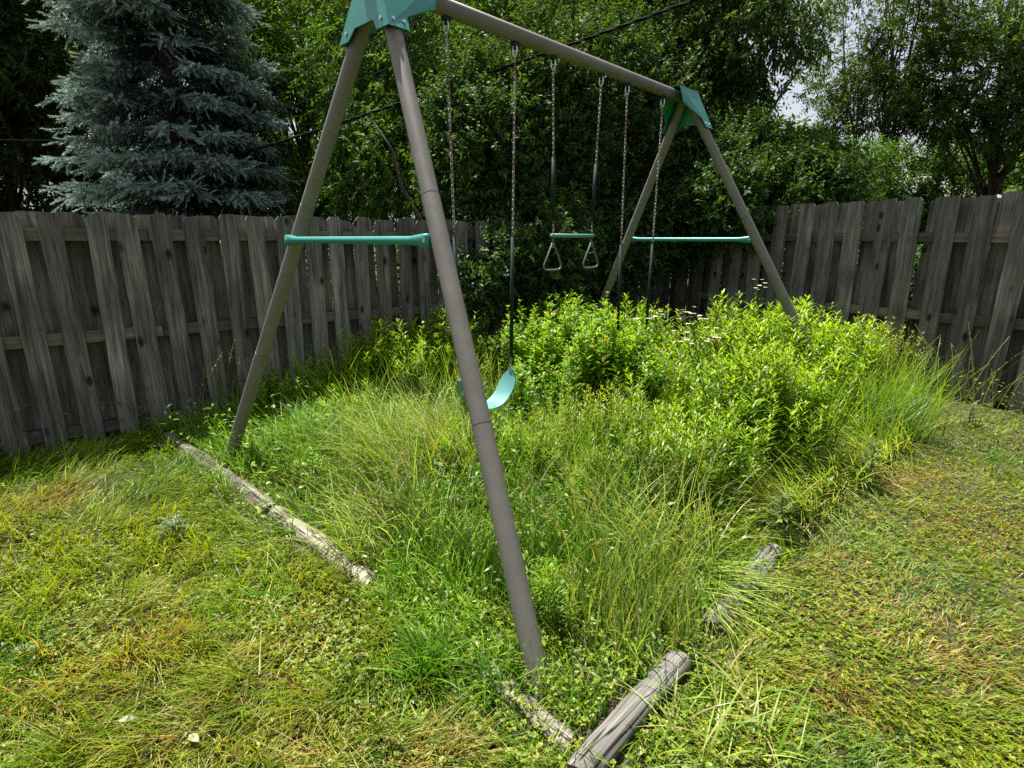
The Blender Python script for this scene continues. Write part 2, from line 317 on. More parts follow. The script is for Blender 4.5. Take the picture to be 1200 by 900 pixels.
# ------------------------------------------------------------------ swing set
d3 = np.array([math.sin(.758), math.cos(.758), 0]); n3 = np.array([d3[1], -d3[0], 0]); zz = np.array([0, 0, 1.])
mid = np.array([.448, 4.159, 0]); SL, SH, SS, SE = 3.147, 2.729, 1.482, .49
ss = empty('swing_set', tuple(mid), 0, 'taupe metal A-frame swing set with teal brackets standing in tall weeds', 'swing set')
def lp(P): return np.asarray(P)-mid
nearA = mid-d3*SL/2+zz*SH; farA = mid+d3*SL/2+zz*SH
mb = MB(); V, F = tube([lp(nearA-d3*.10), lp(farA+d3*.10)], .043, 24); mb.add(V, F); mb.build('beam', M['taupe'], ss, True)
for sg in (-1, 1):
    A = mid+d3*sg*SL/2+zz*SH; od = d3*sg
    feet = []
    for sn in (-1, 1):
        ft = mid+od*(SL/2+SE)+n3*sn*SS-zz*.03
        top = A+n3*sn*.035-zz*.02
        P = [top+(ft-top)*t for t in (0, .355, .3575, .3576, .359, .3591, .68, .6825, .6826, .684, .6841, 1)]
        R = [.0395, .0395, .0395, .0370, .0370, .0405, .0405, .0405, .038, .038, .0418, .0418]
        mb = MB(); V, F = tube([lp(x) for x in P], R, 24); mb.add(V, F); mb.build('leg', M['taupe'], ss, True).modifiers.new('edges', 'EDGE_SPLIT').split_angle = math.radians(25)
        feet.append((top, ft))
    # cross bar with flattened ends
    hc = 1.542; pts = []
    for top, ft in feet:
        t = (top[2]-hc)/(top[2]-ft[2]); pts.append(top+(ft-top)*t)
    a, b = pts; dirb = norm(b-a)
    a2 = a+od*.05-dirb*.035; b2 = b+od*.03-dirb*.035
    mb = MB(); ts = [0, .03, .06, .10, .5, .90, .94, .97, 1]
    P = np.array([a2+(b2-a2)*t for t in ts]); wv = [.012, .012, .015, .0185, .0185, .0185, .015, .012, .012]; hv = [.029, .029, .025, .0185, .0185, .0185, .025, .029, .029]
    th = np.arange(16)*2*PI/16
    V = np.concatenate([lp(P[k])+np.outer(np.cos(th), od)*wv[k]+np.outer(np.sin(th), zz)*hv[k] for k in range(len(ts))])
    i = np.arange(len(ts)-1)[:, None]*16; j = np.arange(16)[None]; F = np.stack([i+j, i+(j+1) % 16, i+16+(j+1) % 16, i+16+j], -1).reshape(-1, 4)
    mb.add(V, [F, np.arange(16)[None, ::-1], (np.arange(16)+16*(len(ts)-1))[None]])
    cb = mb.build('crossbar', M['teal'], ss, True)
    for pnt in (a2+dirb*.025, b2-dirb*.025):
        mb = MB(); V, F = tube([lp(pnt-od*sgn) for sgn in (.02, -.014)], .009, 8); mb.add(V, F); mb.build('bolt', M['steel'], cb)
    # folded sheet-metal bracket
    def fp(x, z, out): return A+n3*x+zz*z+od*(out+SE*(-z)/SH)
    def lx(z): return SS*(-z)/SH+.035
    zb = -.25; o_ = .06
    mb = MB()
    outer = [(-lx(.0)-.038, .052), (lx(.0)+.038, .052), (lx(zb)+.042, zb), (lx(zb)-.055, zb), (lx(-.22)-.075, -.20), (-lx(-.22)+.075, -.20), (-lx(zb)+.042, zb), (-lx(zb)-.042, zb)]
    V, F = plate([lp(fp(x, z, o_)) for x, z in outer], .004); mb.add(V, F)
    for s_ in (-1, 1):
        xa = lambda z: s_*(lx(z)+.040)
        wing = [fp(xa(.0), .052, o_), fp(xa(zb), zb, o_), fp(xa(zb), zb, -.055), fp(xa(-.18), -.18, -.06), fp(xa(-.05), -.075, -.27), fp(xa(-.05), -.05, -.27), fp(xa(0), .052, -.27)]
        V, F = plate([lp(x) for x in wing], .004); mb.add(V, F)
    roof = [fp(-lx(0)-.040, .055, o_), fp(lx(0)+.040, .055, o_), fp(lx(0)+.040, .055, -.27), fp(-lx(0)-.040, .055, -.27)]
    V, F = plate([lp(x) for x in roof], .004); mb.add(V, F)
    br = mb.build('bracket', M['teal'], ss)
    for s_ in (-1, 1):
        for z_, dd in ((-.215, .03), (-.215, -.03), (-.06, .0), (-.03, -.2)):
            q = fp(s_*(lx(z_)+.042), z_, dd); mb = MB(); V, F = tube([lp(q-n3*s_*.01), lp(q+n3*s_*.010)], [.010, .007], 8); mb.add(V, F); mb.build('bolt', M['steel'], br)
        q = fp(s_*(lx(-.21)), -.21, o_); mb = MB(); V, F = tube([lp(q-od*.01), lp(q+od*.010)], [.010, .007], 8); mb.add(V, F); mb.build('bolt', M['steel'], br)

# where along the beam each chain hangs (metres from the near apex)
def beam_s(u):
    lo, hi = 0, SL
    for _ in range(40):
        m_ = (lo+hi)/2; P = nearA+d3*m_-zz*.1; x = P-np.array([0, 0, cam_h]); dep = x[1]*cp-x[2]*sp
        if 600+f_px*x[0]/dep < u: lo = m_
        else: hi = m_
    return lo
def chain_mesh(mb, p0, p1, link=.036, wire=.0025, wid=.0068):
    p0 = np.array(p0); p1 = np.array(p1); L = np.linalg.norm(p1-p0); T = (p1-p0)/L
    A = norm(np.cross(T, n3+.01)); Bv = np.cross(T, A); nl = max(2, int(L/(link*.78)))
    th = np.arange(10)*2*PI/10
    for k in range(nl):
        c = p0+T*L*(k+.5)/nl; S = A if k % 2 else Bv
        P = [c+T*(math.cos(t)*wid*.9+math.copysign((link*.5-wid), math.cos(t)) if abs(math.cos(t)) > .02 else 0)*1.0+S*math.sin(t)*wid for t in th]
        V, F = tube(np.array(P), wire, 5, closed=True); mb.add(V, F)
def hook(parent, q, base):
    mb = MB(); V, F = box((0, 0, 0), .05, .028, .03)
    Rm = np.stack([d3, n3, zz]); V = V@Rm+(q+zz*.022)-base; mb.add(V, F)
    V, F = tube([q+zz*.03-base, q-zz*.012-base], .010, 8); mb.add(V, F)
    h = mb.build('hanger', M['sleeve'], parent)
    mb = MB(); P = [q-zz*.02-base+n3*.016*math.sin(t)+zz*.034*math.cos(t) for t in np.arange(14)*2*PI/14]
    V, F = tube(np.array(P), .0048, 6, closed=True); mb.add(V, F); mb.build('carabiner', M['steel'], h, True)
def hanging(parent, base, s, pull, z_sleeve, z_end, sidep=0.0):
    """hook, chain and vinyl sleeve; returns the lower end"""
    q = nearA+d3*s-zz*.068
    hook(parent, q, base)
    top = q-zz*.055; end = nearA+d3*(s+pull)+n3*sidep; end[2] = z_end
    t = (top[2]-z_sleeve)/(top[2]-z_end); m_ = top+(end-top)*t
    mb = MB(); chain_mesh(mb, top-base, m_-base); ch = mb.build('chain', M['chain'], parent, True)
    mb = MB(); V, F = tube([m_-base, end+(m_-end)*.04-base], .0125, 12); mb.add(V, F); mb.build('sleeve', M['sleeve'], parent, True)
    return end
def belt(parent, e0, e1, base, sag=.22, wid=.145):
    """U shaped belt between the two chain ends"""
    k = 28; t = np.linspace(0, 1, k); xs = 2*t-1
    P = e0[None]*(1-t)[:, None]+e1[None]*t[:, None]
    P[:, 2] -= sag*(1-np.abs(xs)**2.6)**.85+.02
    T = norm(np.gradient(P, axis=0)); S = np.broadcast_to(n3, P.shape); Nn = np.cross(T, S); Nn *= np.sign(Nn[:, 2:3]+1e-9)
    taper = np.clip(1-np.maximum(0, np.abs(xs)-.80)/.2, 0, 1); wv = wid*(.16+.84*np.sqrt(1-(1-taper)**2))
    V = np.concatenate([P-S*wv[:, None]/2+Nn*.004, P+S*wv[:, None]/2+Nn*.004, P+S*wv[:, None]/2-Nn*.004, P-S*wv[:, None]/2-Nn*.004])-base
    i = np.arange(k-1); F = [np.stack([a*k+i, b*k+i, b*k+i+1, a*k+i+1], -1) for a, b in ((0, 1), (1, 2), (2, 3), (3, 0))]
    F += [np.array([[0, k, 2*k, 3*k]]), np.array([[k-1, 2*k-1, 3*k-1, 4*k-1]])]
    mb = MB(); mb.add(V, F); st = mb.build('seat', M['seat'], parent, True)
    st.modifiers.new('edges', 'EDGE_SPLIT').split_angle = math.radians(50)
    for e, dv in ((e0, T[1]), (e1, -T[-2])):
        mb = MB(); chain_mesh(mb, e-base+zz*.075, e-base+dv*.022, link=.03); mb.build('chain', M['chain'], parent, True)
        mb = MB(); c = e-base+dv*.03; r = [c+(zz*.014*math.cos(a)+n3*.011*math.sin(a)) for a in np.arange(12)*2*PI/12]
        V, F = tube(np.array(r), .0045, 6, closed=True); mb.add(V, F); mb.build('eyelet', M['steel'], st, True)
s1, s2, s3, s4, s5, s6 = [beam_s(u) for u in (523, 603.5, 648.5, 704.5, 735, 776.5)]
base = nearA+d3*(s1+s2)/2; base = np.array([base[0], base[1], .5])
sw = empty('belt_swing', tuple(base), 0, 'pale teal belt swing hanging behind the nearest leg of the frame', 'swing')
e0 = hanging(sw, base, s1, .035, 1.56, .74); e1 = hanging(sw, base, s2, -.035, 1.56, .74)
belt(sw, e0-zz*.03, e1-zz*.03, base)
base = nearA+d3*(s5+s6)/2; base = np.array([base[0], base[1], .5])
sw = empty('belt_swing', tuple(base), 0, 'far belt swing whose dark sleeves drop into the weeds behind the trapeze', 'swing')
e0 = hanging(sw, base, s5, .035, 1.50, .70); e1 = hanging(sw, base, s6, -.035, 1.50, .70)
belt(sw, e0-zz*.03, e1-zz*.03, base)
base = nearA+d3*(s3+s4)/2; base = np.array([base[0], base[1], 1.3])
tz = empty('trapeze_swing', tuple(base), 0, 'short trapeze bar with two triangular gym rings hanging from the beam', 'trapeze')
ends = [hanging(tz, base, s3, .03, 2.08, 1.66), hanging(tz, base, s4, -.05, 2.08, 1.66)]
bar = [e-zz*.09 for e in ends]
for e, b_ in zip(ends, bar):
    mb = MB(); chain_mesh(mb, e+zz*.02-base, b_-base); mb.build('chain', M['chain'], tz, True)
mb = MB(); V, F = tube([bar[0]-d3*.02-base, bar[1]+d3*.02-base], .0135, 12); mb.add(V, F); mb.build('trapeze_bar', M['seat'], tz, True)
for b_ in bar:
    mb = MB(); chain_mesh(mb, b_-zz*.01-base, b_-zz*.055-base, link=.03); c = b_-zz*.055-base
    sh = [(0, -.0), (-.014, -.02), (-.060, -.125), (-.062, -.145), (-.048, -.160), (0, -.162), (.048, -.160), (.062, -.145), (.060, -.125), (.014, -.02)]
    V, F = tube(np.array([c+d3*x*1.55+zz*z*1.12 for x, z in sh]), .0065, 8, closed=True); mb.add(V, F)
    V, F = plate([c+d3*x+zz*z for x, z in ((-.015, .005), (.015, .005), (.022, -.03), (-.022, -.03))], .012); mb.add(V, F)
    mb.build('gym_ring', M['grip'], tz, True)

# ------------------------------------------------------------------ fences
def picket_mesh(hh, wid, seed):
    r = np.random.default_rng(seed); k = 9; zs = np.linspace(0, hh-.035, k); off = np.cumsum(r.normal(0, .0012, k)); bow = np.cumsum(r.normal(0, .0010, k))
    half = wid/2; c = .028*r.uniform(.6, 1.2)
    pts = [( -half+off[q], bow[q], zs[q]) for q in range(k)]+[(-half+c+off[-1], bow[-1], hh+r.uniform(-.006, .004)), (half-c+off[-1], bow[-1], hh+r.uniform(-.008, .004))]+[(half+off[q], bow[q], zs[q]) for q in range(k-1, -1, -1)]
    pts = np.array(pts); m = len(pts); t = .0085
    V = np.concatenate([pts+[0, -t, 0], pts+[0, t, 0]])
    F4 = []
    for q in range(k-1): F4 += [[q, q+1, m-2-q, m-1-q], [m+q, 2*m-1-q, 2*m-2-q, m+q+1]]
    F4 += [[k-1, k, k+1, k+2], [m+k-1, m+k+2, m+k+1, m+k]]
    for q in range(m): p = (q+1) % m; F4.append([q, m+q, m+p, p])
    return V, np.array(F4)
def fence(root, P0, dirv, s0, s1, hh, sp_, wid, zr, front):
    """shadowbox fence; front = +1 when the yard lies on the +n side"""
    dv = np.array([dirv[0], dirv[1], 0.]); nv = np.array([dv[1], -dv[0], 0])*front; ang = math.atan2(dv[1], dv[0])
    meshes = []
    for q in range(7):
        mb = MB(); V, F = picket_mesh(hh, wid, q+int(hh*100)); mb.add(V, F); o = mb.build('picket', M['fence'], root); meshes.append(o.data); bpy.data.objects.remove(o)
    s = s0; k = 0
    while s < s1:
        for side in (0, 1):
            o = bpy.data.objects.new('picket', meshes[int(rng.integers(7))]); C.objects.link(o); o.parent = root
            ss_ = s+side*sp_/2; p = dv*ss_+nv*(.056 if side == 0 else -.056)
            o.location = (p[0], p[1], -.015+rng.normal(0, .008)); o.rotation_euler = (rng.normal(0, .006), rng.normal(0, .009), ang+(PI if rng.random() < .5 else 0))
            o.scale = (rng.uniform(.93, 1.05)*(1 if side == 0 else 1.28), 1, 1)
        s += sp_*rng.uniform(.97, 1.03); k += 1
    for zc in zr:
        for a in np.arange(s0-.05, s1+.0, 2.44):
            L_ = min(2.43, s1-a+.05)
            mb = MB(); V, F = box((0, 0, 0), L_, .090, .085); mb.add(V, F); o = mb.build('rail', M['rail'], root)
            p = dv*(a+L_/2); o.location = (p[0], p[1], zc+rng.normal(0, .004)); o.rotation_euler = (0, 0, ang)
    for a in np.arange(s0+.6, s1, 2.44):
        mb = MB(); V, F = box((0, 0, hh*.48), .085, .034, hh*.96); mb.add(V, F); o = mb.build('post', M['fence'], root)
        p = dv*a-nv*.11; o.location = (p[0], p[1], 0); o.rotation_euler = (0, 0, ang)
fl = empty('wooden_fence', (FL0[0], FL0[1], 0), 0, 'grey weathered shadowbox fence running beneath the blue spruce', 'fence', 'backyard fences')
fence(fl, FL0, FLd, -.228*7, 7.02, 1.75, .228, .138, (.105, .825, 1.575), 1)
fr = empty('wooden_fence', (FR0[0], FR0[1], 0), 0, 'taller grey board fence behind the weeds beside the open lawn', 'fence', 'backyard fences')
fence(fr, FR0, FRd, -.272*7, 3.80, 1.95, .272, .158, (.11, .80, 1.56), -1)

# ------------------------------------------------------------------ timbers
def timber(name, a, b, r, mat, seed, label, z0=.0, rag=.08, group=None, flat=1.0):
    a = np.array([*a, z0]); b = np.array([*b, z0]); L_ = np.linalg.norm(b-a); ang = math.atan2(b[1]-a[1], b[0]-a[0])
    rr = np.random.default_rng(seed); m = max(24, int(L_/.02)); n_ = 28
    xs = np.linspace(-L_/2, L_/2, m); th = np.arange(n_)*2*PI/n_
    ph = rr.uniform(0, 9); R = r*(1+rag*(fbm(np.repeat(xs[:, None]*1.0, n_, 1)+ph, np.cos(th)[None]*.12+np.sin(th)[None]*.2+0*xs[:, None], .22, seed)-.5)*2)
    R = R*(1-.06*np.abs(np.sin(th*2.5+seed))[None]**6)
    endf = np.clip((L_/2-np.abs(xs))/.02, 0, 1); R = R*(.9+.1*np.sqrt(endf))[:, None]
    V = np.stack([np.repeat(xs[:, None], n_, 1)+(.012*np.cos(th*2+ph))[None]*(1-endf[:, None]), np.cos(th)[None]*R, np.sin(th)[None]*R*flat], -1).reshape(-1, 3)
    i = np.arange(m-1)[:, None]*n_; j = np.arange(n_)[None]; F = np.stack([i+j, i+(j+1) % n_, i+n_+(j+1) % n_, i+n_+j], -1).reshape(-1, 4)
    mb = MB(); mb.add(V, [F, np.arange(n_)[None, ::-1], (np.arange(n_)+n_*(m-1))[None]])
    o = mb.build(name, mat, None, True); o.modifiers.new('edges', 'EDGE_SPLIT').split_angle = math.radians(45)
    o.location = (a+b)/2; o.rotation_euler = (0, 0, ang)
    return tag(o, label, 'timber', group or 'landscape timbers edging the play area')
g2 = lambda u, v: G(u, v)[:2]
timber('landscape_timber', g2(676, 915), g2(797, 777), .051, M['log'], 3, 'thick round grey timber with long cracks lying in the near lawn', .016, .13)
timber('landscape_timber', g2(832, 742), g2(905, 648), .055, M['log'], 5, 'half buried grey timber under grass just beyond the thick cracked one', .010)
timber('landscape_timber', g2(196, 513), g2(318, 598), .060, M['rot'], 8, 'bleached edging timber starting at the fence beside the frame leg', -.008, .42)
timber('landscape_timber', g2(322, 601), g2(436, 690), .058, M['rot'], 9, 'bleached rotting timber in the middle of the long left edging', -.010, .5)
timber('landscape_timber', g2(560, 778), g2(672, 872), .048, M['rot'], 11, 'rotten timber fragment poking from grass at the foot of the nearest leg', -.012, .6)

# ------------------------------------------------------------------ lawn (uncountable)
def scatter(n_try, x0, x1, y0, y1, dens):
    x = U(x0, x1, n_try); y = U(y0, y1, n_try); k = rng.random(n_try) < dens(x, y); return x[k], y[k]
LOGS = [(g2(676, 915), g2(797, 777), .075), (g2(832, 742), g2(905, 648), .02), (g2(196, 513), g2(318, 598), .055), (g2(322, 601), g2(436, 690), .05), (g2(590, 800), g2(672, 872), .03)]
def on_log(x, y):
    r = np.zeros(len(x), bool)
    for a, b, w_ in LOGS:
        d = b-a; L_ = np.linalg.norm(d); d = d/L_; s = (x-a[0])*d[0]+(y-a[1])*d[1]; t = np.abs((x-a[0])*d[1]-(y-a[1])*d[0])
        r |= (s > 0) & (s < L_) & (t < w_*(.35+.8*vnoise(x, y, .09, 7)))
    return r
def in_yard(x, y, m=.04): return (sideL(x, y) > m) & (sideR(x, y) > m)
def wild(x, y):
    p, q = pq(x, y); nz = (fbm(x, y, .6, 11)-.5)*.5
    return (p > -.05+nz*.6) & (q > -.02+nz*.5) & (p < 4.4)
def lawn_density(x, y):
    d = np.hypot(x, y); k = np.minimum(1, (2.0/np.maximum(d, .3))**1.5); k = np.where(y < .9, k*.25, k)
    return np.where(in_yard(x, y) & ~on_log(x, y), k*np.where(wild(x, y), .3, 1), 0)
GREEN = np.array([.085, .20, .004]); YEL = np.array([.30, .34, .010]); STRAW = np.array([.38, .32, .10]); BROWN = np.array([.27, .155, .025]); DEEP = np.array([.045, .13, .008])
SPOTS = [(*g2(150, 770), .30), (*g2(320, 745), .22), (*g2(345, 880), .20), (*g2(60, 590), .25), (*g2(490, 900), .18), (*g2(1060, 560), .45), (*g2(1000, 690), .35), (*g2(1130, 760), .4), (*g2(960, 800), .2), (*g2(1150, 620), .4), (*g2(230, 860), .16), (*g2(820, 720), .15)]
def brownness(x, y):
    b = np.zeros(len(x))
    for sx, sy, r in SPOTS: b = np.maximum(b, np.exp(-((x-sx)**2+(y-sy)**2)/(r*r)))
    return np.clip(b*1.2*(.35+.9*fbm(x, y, .22, 21)), 0, 1)
def lawn_col(x, y, jit=.25):
    n_ = len(x); t = np.clip((fbm(x, y, .55, 31)-.35)/.35, 0, 1)[:, None]; y2 = np.clip((fbm(x, y, .16, 33)-.3)/.4, 0, 1)[:, None]
    c = lerp(lerp(GREEN, DEEP, .5), lerp(GREEN, YEL, .6), .55*t+.45*y2)
    br = brownness(x, y)[:, None]; r = rng.random((n_, 1))
    c = np.where(r < br*.68, lerp(BROWN, STRAW, rng.random((n_, 1))), c)
    r2 = rng.random((n_, 1)); c = np.where(r2 < .06, lerp(STRAW, YEL, rng.random((n_, 1))), c)
    return c*(1+rng.normal(0, jit, (n_, 1))).clip(.5, 1.7)
x, y = scatter(680000, -5.2, 5.6, .35, 6.8, lawn_density); n_ = len(x)
sw_ang = 6.5*fbm(x, y, .5, 41)+4*fbm(x, y, 1.6, 45)+rng.normal(0, .6, n_)
right = ((x-CN[0])*AX[0]+(y-CN[1])*AX[1]) < 0
hL = np.where(right, U(.03, .08, n_), U(.06, .19, n_))*(.6+.9*fbm(x, y, .35, 47))*(.45+1.1*vnoise(x, y, .11, 48))
c = lawn_col(x, y); base = np.stack([x, y, gz(x, y)-.004], -1)
V, F, Cc = ribbons(base, hL, U(.0024, .0060, n_)*np.minimum(1.6, .8+.15*np.hypot(x, y)), sw_ang, U(.15, 1.0, n_), U(.3, 1.5, n_), c*.48, c*1.2)  # blade bases darkened, shade between the blades put into the colour
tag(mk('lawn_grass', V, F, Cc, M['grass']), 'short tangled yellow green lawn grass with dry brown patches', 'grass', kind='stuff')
print('lawn', n_)
# dry clippings lying on the lawn
x, y = scatter(22000, -5.2, 5.6, .5, 6.5, lambda x, y: lawn_density(x, y)*(.25+.75*(fbm(x, y, .3, 51) > .5))*np.where(wild(x, y), .5, 1)); n_ = len(x)
az = 6*fbm(x, y, .7, 53)+rng.normal(0, .9, n_); c = lerp(STRAW, YEL, .35+.65*rng.random((n_, 1)))*U(.6, 1.1, n_)[:, None]
hz = np.where(((x-CN[0])*AX[0]+(y-CN[1])*AX[1]) < 0, .02, .045)
base = np.stack([x, y, gz(x, y)+U(.3, 1, n_)*hz], -1)
V, F, Cc = ribbons(base, U(.06, .26, n_), U(.002, .0036, n_), az, U(1.2, 1.6, n_), U(-.15, .35, n_), c, c, nseg=3)
tag(mk('grass_clippings', V, F, Cc, M['dry']), 'long straw coloured clippings lying loose over the lawn', 'clippings', kind='stuff')
# clover and other low round leaves
def clover_dens(x, y):
    k = np.clip((fbm(x, y, .5, 61)-.40)/.2, 0, 1); p, q = pq(x, y)
    k = np.maximum(k, np.where((p < -.05), .25+.55*np.clip((fbm(x, y, .35, 65)-.4)/.2, 0, 1), 0)); k = np.maximum(k, np.where((np.abs(q) < .45) & (p > -.3) & (p < 1.6), .9, 0))
    return lawn_density(x, y)*k*np.where(wild(x, y), 1.6, 1)
x, y = scatter(190000, -5, 5.5, .5, 6.5, clover_dens); n_ = len(x)
P0 = np.stack([x, y, gz(x, y)+U(.015, .06, n_)*np.where(pq(x, y)[0] < 0, .75, 1)+.035*wild(x, y)], -1); a0 = U(0, 2*PI, n_); col = lerp(np.array([.09, .20, .008]), np.array([.36, .38, .018]), (rng.random((n_, 1))*.75+.25*np.clip((fbm(x, y, .3, 63)[:, None]-.3)*2, 0, 1)).clip(0, 1))*U(.75, 1.2, n_)[:, None]
Vs, Fs, Cs, off = [], [], [], 0
for k in range(3):
    D = np.stack([np.cos(a0+k*2.1), np.sin(a0+k*2.1), U(-.15, .45, n_)], -1); V, F, Cc = leaves(P0, D, np.tile([0, 0, 1.], (n_, 1))+rng.normal(0, .25, (n_, 3)), U(.006, .0145, n_), U(.005, .0115, n_), col, rows=((0, .3), (.5, 1.), (1, .55)), droop=.1)
    Vs.append(V); Fs.append(F+off); Cs.append(Cc); off += len(V)
tag(mk('clover', np.concatenate(Vs), np.concatenate(Fs), np.concatenate(Cs), M['grass']), 'low clover and sorrel leaves mixed through the lawn', 'clover', kind='stuff')

# ------------------------------------------------------------------ tall meadow grass inside the timber frame (uncountable)
def meadow_dens(x, y):
    p, q = pq(x, y); d = np.hypot(x, y); k = np.where(wild(x, y) & in_yard(x, y, .08) & ~on_log(x, y), 1, 0)*np.minimum(1, (2.6/np.maximum(d, .3))**1.0)
    return k*(.25+.9*np.clip((fbm(x, y, .45, 71)-.3)/.35, 0, 1))
x, y = scatter(150000, -3.3, 5.0, 1.1, 8.2, meadow_dens); n_ = len(x)
p, q = pq(x, y)
H = (.17+.32*np.clip((fbm(x, y, .5, 73)-.25)/.5, 0, 1))*np.clip(.45+np.minimum(p, q)*.8, .45, 1.0)*np.where((p > 1.2) & (q > 1.6), .72, 1)*U(.55, 1.15, n_)
az = 5*fbm(x, y, .9, 75)+rng.normal(0, .9, n_)
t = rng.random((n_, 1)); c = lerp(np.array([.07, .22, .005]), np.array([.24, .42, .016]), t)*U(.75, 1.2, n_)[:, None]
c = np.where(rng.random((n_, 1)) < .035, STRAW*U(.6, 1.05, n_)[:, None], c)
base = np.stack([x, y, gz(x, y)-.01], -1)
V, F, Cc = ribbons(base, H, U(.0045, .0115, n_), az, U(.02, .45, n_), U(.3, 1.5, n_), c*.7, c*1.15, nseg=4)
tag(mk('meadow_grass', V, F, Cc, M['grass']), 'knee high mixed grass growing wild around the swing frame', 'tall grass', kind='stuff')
print('meadow', n_)
# low broad ground weeds inside the frame and along the fences
def low_dens(x, y):
    p, q = pq(x, y); L_ = sideL(x, y); R_ = sideR(x, y)
    k = np.where(wild(x, y), .8, 0); k = np.maximum(k, np.where((L_ < .5) & (L_ > .03), .8, 0)); k = np.maximum(k, np.where((R_ < .5) & (R_ > .03), .9, 0))
    return np.where(in_yard(x, y, .05) & ~on_log(x, y), k, 0)*(.3+.7*(fbm(x, y, .4, 81) > .45))*np.minimum(1, (3/np.maximum(.3, np.hypot(x, y))))
x, y = scatter(75000, -5, 5.6, 1.1, 8.1, low_dens); n_ = len(x)
szn = np.clip(np.hypot(x, y)/3.2, .42, 1.); zt = U(.03, .34, n_)*np.clip(np.hypot(x, y)/3.0, .4, 1)*(.5+fbm(x, y, .5, 83)); P0 = np.stack([x, y, gz(x, y)+zt], -1); D = np.stack([rng.normal(0, 1, n_), rng.normal(0, 1, n_), U(-.2, .8, n_)], -1)
c = lerp(np.array([.06, .16, .010]), np.array([.20, .31, .02]), rng.random((n_, 1)))*U(.7, 1.25, n_)[:, None]
V, F, Cc = leaves(P0, D, np.array([0, 0, 1.])+rng.normal(0, .3, (n_, 3)), U(.03, .07, n_)*szn, U(.009, .022, n_)*szn, c, droop=.25)
tag(mk('ground_weeds', V, F, Cc, M['weed']), 'low leafy ground weeds filling the bare soil in the play area', 'weeds', kind='stuff')
# seed-head stalks: thin pale stems with a feathery top
def stalk_mesh(xy, hh, lean_az, seed=0):
    n_ = len(xy); c = np.tile(np.array([.23, .26, .07]), (n_, 1))*U(.7, 1.15, n_)[:, None]; base = np.stack([xy[:, 0], xy[:, 1], 0*hh], -1)
    th0 = U(.05, .35, n_); kap = U(.1, .8, n_); az = lean_az+rng.normal(0, .7, n_)
    V, F, Cc = ribbons(base, hh, np.full(n_, .003), az, th0, kap, c*.8, c, nseg=6, wprof=[1]*7)
    tip = V.reshape(n_, 7, 2, 3).mean(2); Vs, Fs, Cs, off = [V], [F], [Cc], len(V)
    for k in range(16):
        t = .72+.28*rng.random(n_); a = t*6; i0 = np.minimum(a.astype(int), 5); fr_ = (a-i0)[:, None]
        P = tip[np.arange(n_), i0]*(1-fr_)+tip[np.arange(n_), i0+1]*fr_; D = norm(tip[:, 6]-tip[:, 5])+rng.normal(0, .45, (n_, 3))
        V, F, Cc = leaves(P, D, rdir(n_), U(.02, .05, n_)*(1.25-t), U(.003, .006, n_), c*U(.8, 1.4, n_)[:, None]); Vs.append(V); Fs.append(F+off); Cs.append(Cc); off += len(V)
    return np.concatenate(Vs), np.concatenate(Fs), np.concatenate(Cs)
pts = []
for u, v, k, sx in ((300, 478, 60, .35), (240, 500, 30, .3), (400, 450, 70, .45), (480, 455, 60, .4), (700, 690, 60, .3), (790, 660, 45, .25), (480, 600, 70, .35), (980, 470, 60, .4), (1080, 470, 40, .45), (1130, 480, 30, .4), (860, 470, 60, .5), (640, 430, 40, .5)):
    b_ = g2(u, v); pts.append(b_+rng.normal(0, sx*.6, (k, 2)))
xy = np.concatenate(pts); xy = xy[in_yard(xy[:, 0], xy[:, 1], .12)]
V, F, Cc = stalk_mesh(xy, U(.4, .85, len(xy)), U(0, 6.28, len(xy)))
tag(mk('seed_stalks', V, F, Cc, M['grass']), 'thin pale grass stalks with feathery seed heads', 'grass', kind='stuff')
# tall blades standing among the leafy weeds
P_ = []
for u, v, k, sx, sy in ((900, 480, 500, .85, .6), (960, 510, 600, .6, .35), (790, 520, 350, .6, .45), (520, 470, 450, .6, .4), (400, 475, 500, .6, .3), (650, 570, 450, .8, .4), (1040, 490, 450, .3, .3)):
    P_.append(g2(u, v)+rng.normal(0, 1, (k, 2))*np.array([sx, sy])*.6)
xy = np.concatenate(P_); xy = xy[in_yard(xy[:, 0], xy[:, 1], .1)]; n_ = len(xy); c = lerp(np.array([.08, .20, .008]), np.array([.26, .38, .03]), rng.random((n_, 1)))*U(.8, 1.2, n_)[:, None]
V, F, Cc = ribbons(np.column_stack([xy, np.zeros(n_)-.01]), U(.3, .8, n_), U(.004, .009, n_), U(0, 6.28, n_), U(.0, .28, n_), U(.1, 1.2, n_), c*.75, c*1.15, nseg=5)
tag(mk('tall_grass', V, F, Cc, M['grass']), 'long green blades standing up between the leafy weeds', 'tall grass', kind='stuff')

